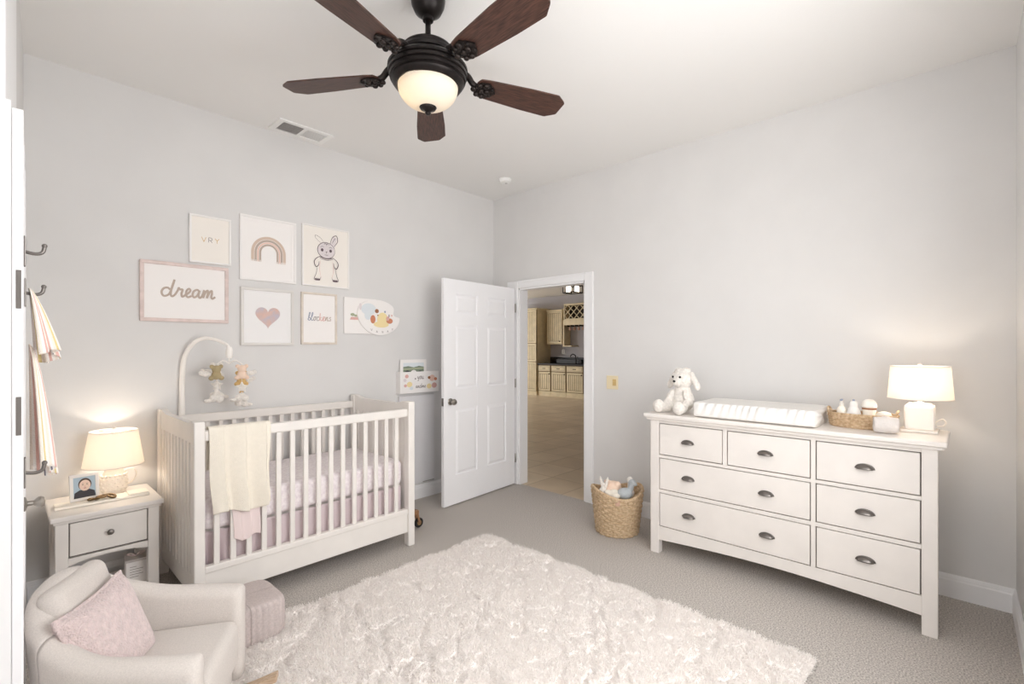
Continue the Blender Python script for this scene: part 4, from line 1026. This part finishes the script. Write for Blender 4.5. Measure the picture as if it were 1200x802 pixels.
g = G('seam'); g.use('pink_fur'); g.tube(bpts, .0065, 8, True); g.build('piping', pc)
pc.location = (-3.482, -1.79, .507)
pc.rotation_euler = (math.radians(-20), math.radians(-3), math.radians(52))

# knitted pouf
po = thing('knitted_pouf', 'ribbed grey knitted footstool between crib and armchair', 'footstool', (-2.93, -1.215, .032))
PX, PY, PZ = .175, .150, .185
PER = [(PX * math.copysign(abs(math.cos(a)) ** .34, math.cos(a)), PY * math.copysign(abs(math.sin(a)) ** .34, math.sin(a))) for a in [2 * PI * i / 40000 for i in range(40001)]]
CUM = [0.0]
for i in range(40000): CUM.append(CUM[-1] + math.hypot(PER[i + 1][0] - PER[i][0], PER[i + 1][1] - PER[i][1]))
import bisect
def pouf(u, v):      # u runs evenly along the outline, so the knitted ribs are evenly spaced
    a = 2 * PI * bisect.bisect_left(CUM, u * CUM[-1]) / 40000; c, s_ = math.cos(a), math.sin(a)
    x = PX * math.copysign(abs(c) ** .34, c); y = PY * math.copysign(abs(s_) ** .34, s_)
    b = PI * v; zc, rc = -math.cos(b), math.sin(b)
    z = PZ / 2 + PZ / 2 * math.copysign(abs(zc) ** .24, zc); k = abs(rc) ** .2
    rib = 1 + .028 * abs(math.sin(u * PI * 44)) * min(1, rc * 2) ** 2
    return (x * k * rib, y * k * rib, z)
g = G('knit'); g.surf(pouf, 368, 30, closeu=True); g.build('knit_cover', po)

# striped towel hanging on the left door
tw = thing('striped_towel', 'striped cream towel hanging on the hooks of the left door', 'towel', (-3.669, -1.80, 0))
cyc = ['st_cream', 'st_white', 'st_pink', 'st_white', 'st_cream', 'st_cream', 'st_white', 'st_navy', 'st_white', 'st_cream', 'st_pink', 'st_pink', 'st_white', 'st_cream', 'st_yellow', 'st_white']
cyc_ = ['st_cream', 'st_white', 'st_pink', 'st_cream', 'st_navy', 'st_white', 'st_cream', 'st_yellow', 'st_white', 'st_pink', 'st_white', 'st_navy']
def hang(x_out, w, ztop, zbot, seed, apex):
    def f(u, v):
        z = ztop + (zbot - ztop) * v + .02 * math.sin(u * 5 + seed) * v
        fl = v ** apex
        y = (u - .5) * (.02 + w * fl)
        x = .008 + x_out * fl * (.25 + .75 * math.sin(PI * min(1, u * 1.0)) ** .8) + .010 * fl * math.sin(u * 22 + seed)
        return (x, y - .02, z)
    return f
g = G(); g.surf(hang(.060, .08, 1.59, 1.395, .3, .75), 48, 24, colmat=lambda i: cyc[i % 16]); o = g.build('upper_fold', tw); soft(o, .003)
g = G(); g.surf(hang(.052, .08, 1.43, 1.065, 1.2, .6), 48, 30, colmat=lambda i: cyc[(i + 5) % 16]); o = g.build('lower_fold', tw); soft(o, .003)

# ------------------------------------------------------------------ great room and kitchen beyond the doorway
KX = 7.5; KW = 8.12
g = G('tile'); g.box(.02, KW + .12, -3.0, 9.2, -.06, 0); o = struct(g, 'floor_kitchen')
g = G('ceil'); g.box(.12, KW + .12, -3.0, 9.2, H, H + .1); struct(g, 'ceiling_kitchen')
g = G('kwall'); g.box(KW, KW + .12, -3.0, 9.2, 0, H); struct(g, 'wall_kitchen_far')
g = G('kwall'); g.box(.0, .12, .12, 9.2, 0, H); struct(g, 'wall_kitchen_near')
g = G('kwall'); g.box(.12, KW, -3.12, -3.0, 0, H); struct(g, 'wall_kitchen_right')
g = G('kwall'); g.box(.12, KW, 9.2, 9.32, 0, .6); g.box(.12, KW, 9.2, 9.32, 2.4, H); g.box(.12, .8, 9.2, 9.32, .6, 2.4); g.box(6.4, KW, 9.2, 9.32, .6, 2.4); struct(g, 'wall_kitchen_left')
window('added_window_3', (6.4, 9.2, 0), PI, 5.6, .6, 2.4)  # out-of-view window added to brighten the kitchen from the side

def cab_door(g, x, y0, y1, z0, z1):     # y0 > y1, front at x facing -x
    st = .055
    g.use('cab')
    for a in ((y0 - st, y0, z0, z1), (y1, y1 + st, z0, z1), (y1 + st, y0 - st, z0, z0 + st), (y1 + st, y0 - st, z1 - st, z1)): g.box(x - .02, x, a[0], a[1], a[2], a[3], .004)
    g.use('cabglaze'); g.box(x - .006, x - .001, y1 + st - .004, y0 - st + .004, z0 + st - .004, z1 - st + .004)
    g.use('cab'); n = max(3, int((y0 - y1 - 2 * st) / .07)); w = (y0 - y1 - 2 * st - .016) / n
    for k in range(n): a = y1 + st + .008 + k * w; g.box(x - .014, x - .004, a + .007, a + w - .007, z0 + st + .008, z1 - st - .008, .003)
def kpull(g, x, y, z, horiz=True):
    g.use('bronze')
    if horiz: g.tube(spline([(x, y + .05, z), (x - .025, y + .03, z), (x - .025, y - .03, z), (x, y - .05, z)], 4), .008, 8)
    else: g.ell((x - .018, y, z), (.02, .018, .018), sub=2)
def base_cab(y0, y1, label):
    t = thing('base_cabinet', label, 'cabinet', (KX, (y0 + y1) / 2, 0), 0, 'kitchen base cabinets'); oy_ = (y0 + y1) / 2
    a, b = y0 - oy_ - .004, y1 - oy_ + .004
    g = G('cab'); g.box(.02, KW - KX - .002, b, a, .0, .925); g.box(0.0, .02, b, a, .0, .14); g.use('cabglaze'); g.box(.012, .02, b, a, .14, .925); g.build('body', t)
    g = G('cab'); g.box(-.02, .01, b + .02, a - .02, .74, .90, .006); g.use('cabglaze'); g.box(-.021, -.0195, b + .05, a - .05, .765, .875); g.use('cab'); g.box(-.024, -.02, b + .056, a - .056, .771, .869, .002); d = g.build('drawer', t)
    g = G('bronze'); kpull(g, -.024, 0, .82); g.build('handle', d)
    g = G('cab'); cab_door(g, .008, a - .02, b + .02, .155, .715); d = g.build('door', t)
    g = G('bronze'); kpull(g, -.012, b + .05, .66, False); g.build('handle', d)
base_cab(5.66, 5.16, 'cream kitchen base cabinet next to the tall pantry, seen through the doorway')
base_cab(5.16, 4.60, 'second cream kitchen base cabinet from the pantry, seen through the doorway')
base_cab(4.60, 4.00, 'third cream kitchen base cabinet from the pantry, seen through the doorway')
base_cab(4.00, 3.40, 'cream kitchen base cabinet half hidden by the right door casing')
g = G('granite'); g.box(KX - .035, KW - .001, 3.40, 5.66, .927, .968, .008); o = g.build('worktop'); tag(o, 'black kitchen worktop over the cream base cabinets', 'worktop')
g = G('granite'); g.box(KW - .03, KW - .002, 3.40, 5.66, .970, 1.15, .004); g.box(KX + .30, KW - .03, 4.28, 5.20, .969, 1.10, .01); o = g.build('backsplash'); tag(o, 'black raised backsplash behind the kitchen sink', 'backsplash')
t = thing('faucet', 'dark curved kitchen faucet above the black worktop', 'faucet', (KX + .22, 4.42, .9685))
g = G('bronze'); g.lathe([(0, 0), (.03, 0), (.03, .02), (.018, .03), (.018, .16), (0, .17)], n=18); g.build('body', t)
g = G('bronze'); g.tube(spline([(0, 0, .15), (0, .02, .24), (-.04, .07, .28), (-.06, .13, .25), (-.06, .15, .20)], 6), .014, 10); g.build('spout', t)
g = G('bronze'); g.tube([(0, -.01, .16), (.0, -.07, .21)], .01, 8); g.build('lever', t)
t = thing('wall_outlet', 'white outlet plate on the kitchen wall above the worktop', 'outlet', (KW, 5.17, 1.32))
g = G('plastic'); g.box(-.008, -.0005, -.05, .05, -.065, .065, .003); g.use('ventdark'); 
for dz_ in (-.025, .025): g.box(-.009, -.0078, -.012, .012, dz_ - .012, dz_ + .012)
g.build('cover_plate', t)
# pantry
PXF = 7.44
t = thing('pantry_cabinet', 'tall cream pantry cabinet at the left of the kitchen view', 'cabinet', (PXF, 6.0, 0))
g = G('cab'); g.box(.02, KW - PXF - .002, -.335, .80, 0, 2.60); g.box(-.015, KW - PXF - .002, -.35, .815, 2.60, 2.645, .01); g.box(0, .02, -.335, .80, 0, .12); g.use('cabglaze'); g.box(.012, .02, -.335, .8, .12, 2.6); g.build('body', t)
for (y0, y1) in ((.79, .245), (.235, -.32)):
    for (z0, z1) in ((.13, 1.0), (1.02, 1.56), (1.58, 2.59)):
        g = G('cab'); cab_door(g, .008, y0, y1, z0, z1); d = g.build('door', t)
        g = G('bronze'); kpull(g, -.012, (y1 + .06 if y0 > .5 else y0 - .06), (z0 + .12 if z0 > 1.5 else z1 - .12), False); g.build('handle', d)
# wall cabinet and wine rack
UX = 7.78
t = thing('wall_cabinet', 'cream beadboard wall cabinet beside the wine rack', 'cabinet', (UX, 5.26, 0))
g = G('cab'); g.box(.02, KW - UX - .002, -.30, .28, 1.57, 2.54); g.box(-.015, KW - UX - .002, -.31, .295, 2.54, 2.585, .01); g.box(-.005, KW - UX - .002, -.30, .28, 1.545, 1.57, .006); g.build('body', t)
g = G('cab'); cab_door(g, .012, .27, -.29, 1.575, 2.535); d = g.build('door', t); g = G('bronze'); kpull(g, -.01, -.22, 1.63, False); g.build('handle', d)
t = thing('wine_rack', 'cream diamond lattice wine rack with a stemware rail below', 'wine rack', (UX - .06, 4.3, 0))
W_ = .56; za, zb_ = 2.29, 2.68
g = G('cab'); g.box(0, KW - UX + .058, -W_, W_, zb_, zb_ + .05, .01)
g.box(0, KW - UX + .058, -W_, W_, za - .03, za, .004); g.box(0, .3, W_ - .03, W_, za, zb_); g.box(0, .3, -W_, -W_ + .03, za, zb_)
g.box(.005, .03, -W_, W_, 2.10, 2.26, .004); g.build('body', t)
g = G('darkwood'); g.box(.26, .30, -W_ + .03, W_ - .03, za, zb_); g.build('dark_recess', t)
g = G('cab'); L = 1.06; h = zb_ - za; n = 5
for sgn in (-1, 1):
    for k in range(-2, n + 2):
        yc = -W_ + .03 + (k + .5) * (2 * W_ - .06) / n
        pts = []
        z0, z1 = za, zb_; ya_, yb2 = yc - sgn * h / 2, yc + sgn * h / 2
        lo, hi = -W_ + .03, W_ - .03
        def clip(y, z, y2, z2):
            if y < lo: f = (lo - y) / (y2 - y); y, z = lo, z + f * (z2 - z)
            if y > hi: f = (hi - y) / (y2 - y); y, z = hi, z + f * (z2 - z)
            return y, z
        if max(ya_, yb2) <= lo or min(ya_, yb2) >= hi: continue
        A = clip(ya_, z0, yb2, z1); B = clip(yb2, z1, ya_, z0)
        g.tube([(.02, A[0], A[1]), (.02, B[0], B[1])], .014, 4, smooth=False)
g.build('lattice', t)
g = G('darkwood')
for k in range(7):
    y = -W_ + .1 + k * .155
    g.box(.02, .24, y - .012, y + .012, 2.07, 2.10)
    for s in (-1, 1): g.box(.02, .24, y - .03 if s < 0 else y + .015, y - .015 if s < 0 else y + .03, 2.06, 2.07)
g.build('stemware_rail', t)
first = None
for k in range(6):
    y = -W_ + .1775 + k * .155
    if first is None:
        w_ = thing('hanging_wine_glass', 'stemmed glass hanging upside down under the wine rack', 'glass', (UX + .04, 4.3 + y, 1.95), 0, 'stemware under the wine rack')
        g = G('leather'); g.lathe([(.036, 0), (.042, .05), (.03, .085), (.006, .1), (.005, .135), (.03, .142), (0, .143)], n=16); b_ = g.build('glass_bowl', w_); first = (w_, b_)
    else:
        w_ = first[0].copy(); COL.objects.link(w_); w_.location = (UX + .04, 4.3 + y, 1.95); b_ = first[1].copy(); COL.objects.link(b_); b_.parent = w_
# tall side panel below the cabinet end
g = G('cab'); g.box(UX + .02, KW - .002, 4.90, 4.955, 1.50, 2.26, .004); g.box(UX - .0, KW - .002, 4.62, 4.955, 1.47, 1.50, .004); o = g.build('mounted_side_panel'); tag(o, 'cream side panel with small ledge under the wine rack end', 'panel')
# semi flush lamp
t = thing('ceiling_lamp', 'dark framed ceiling lamp with two white glass shades in the far room', 'ceiling lamp', (3.62, 1.56, 0))
g = G('bronze'); g.lathe([(0, H - .001), (.06, H - .001), (.06, H - .02), (0, H - .03)], n=24); g.tube([(0, 0, H - .02), (0, 0, 2.60)], .008, 8); g.build('rod', t)
g = G('bronze')
for z in (2.455, 2.585):
    for a in ((-.13, -.13, .13, -.13), (.13, -.13, .13, .13), (.13, .13, -.13, .13), (-.13, .13, -.13, -.13)): g.tube([(a[0], a[1], z), (a[2], a[3], z)], .010, 6)
for sx in (-1, 1):
    for sy in (-1, 1): g.tube([(sx * .13, sy * .13, 2.455), (sx * .13, sy * .13, 2.585)], .009, 6)
g.tube([(-.13, .13, 2.60), (.13, -.13, 2.60)], .008, 6); g.build('lamp_frame', t)
M['glow'] = emit('lit_white_glass', (255, 246, 230), 6)
for s in (-1, 1): g = G('glow'); g.lathe([(.035, 2.475), (.042, 2.48), (.045, 2.56), (.03, 2.575), (0, 2.578)], (s * .055, -s * .055, 0), 20); g.build('glass_shade', t)

# ------------------------------------------------------------------ daylight, view, camera
w = bpy.data.worlds.new('World'); S.world = w; w.use_nodes = True
bg = w.node_tree.nodes['Background']; bg.inputs['Color'].default_value = (.995, .99, .99, 1); bg.inputs['Strength'].default_value = WORLD
def portal(name, loc, rot, sx, sy):
    l = bpy.data.lights.new(name, 'AREA'); l.shape = 'RECTANGLE'; l.size = sx; l.size_y = sy; l.cycles.is_portal = True
    o = bpy.data.objects.new(name, l); COL.objects.link(o); o.location = loc; o.rotation_euler = rot
portal('window_portal', ((WX0 + WX1) / 2, -LB - .1, (WZ0 + WZ1) / 2), (PI / 2, 0, 0), WX1 - WX0, WZ1 - WZ0)
cxy = on_left(-.1, (VY0 + VY1) / 2); portal('window_portal', (cxy[0], cxy[1], 1.6), (PI / 2, 0, SPL - PI / 2), VY1 - VY0, 1.6)
portal('window_portal', (3.6, 9.3, 1.5), (-PI / 2, 0, 0), 5.6, 1.8)

cam = bpy.data.cameras.new('camera'); cam.sensor_width = 36; cam.lens = 565.26 * 36 / 1200; cam.shift_y = 7.5 / 1200; cam.clip_start = .01
co = bpy.data.objects.new('camera', cam); COL.objects.link(co); co.location = (-3.7235, -3.766, 1.4183); co.rotation_euler = (PI / 2, 0, -math.radians(46.8794)); S.camera = co
S.view_settings.view_transform = 'Standard'; S.view_settings.look = 'None'; S.view_settings.exposure = EXPO; S.view_settings.gamma = 1; S.view_settings.use_curve_mapping = False
S.cycles.max_bounces = 14; S.cycles.diffuse_bounces = 10; S.cycles.transmission_bounces = 8; S.cycles.sample_clamp_indirect = 6; S.cycles.use_denoising = True
S.cycles.caustics_reflective = False; S.cycles.caustics_refractive = False
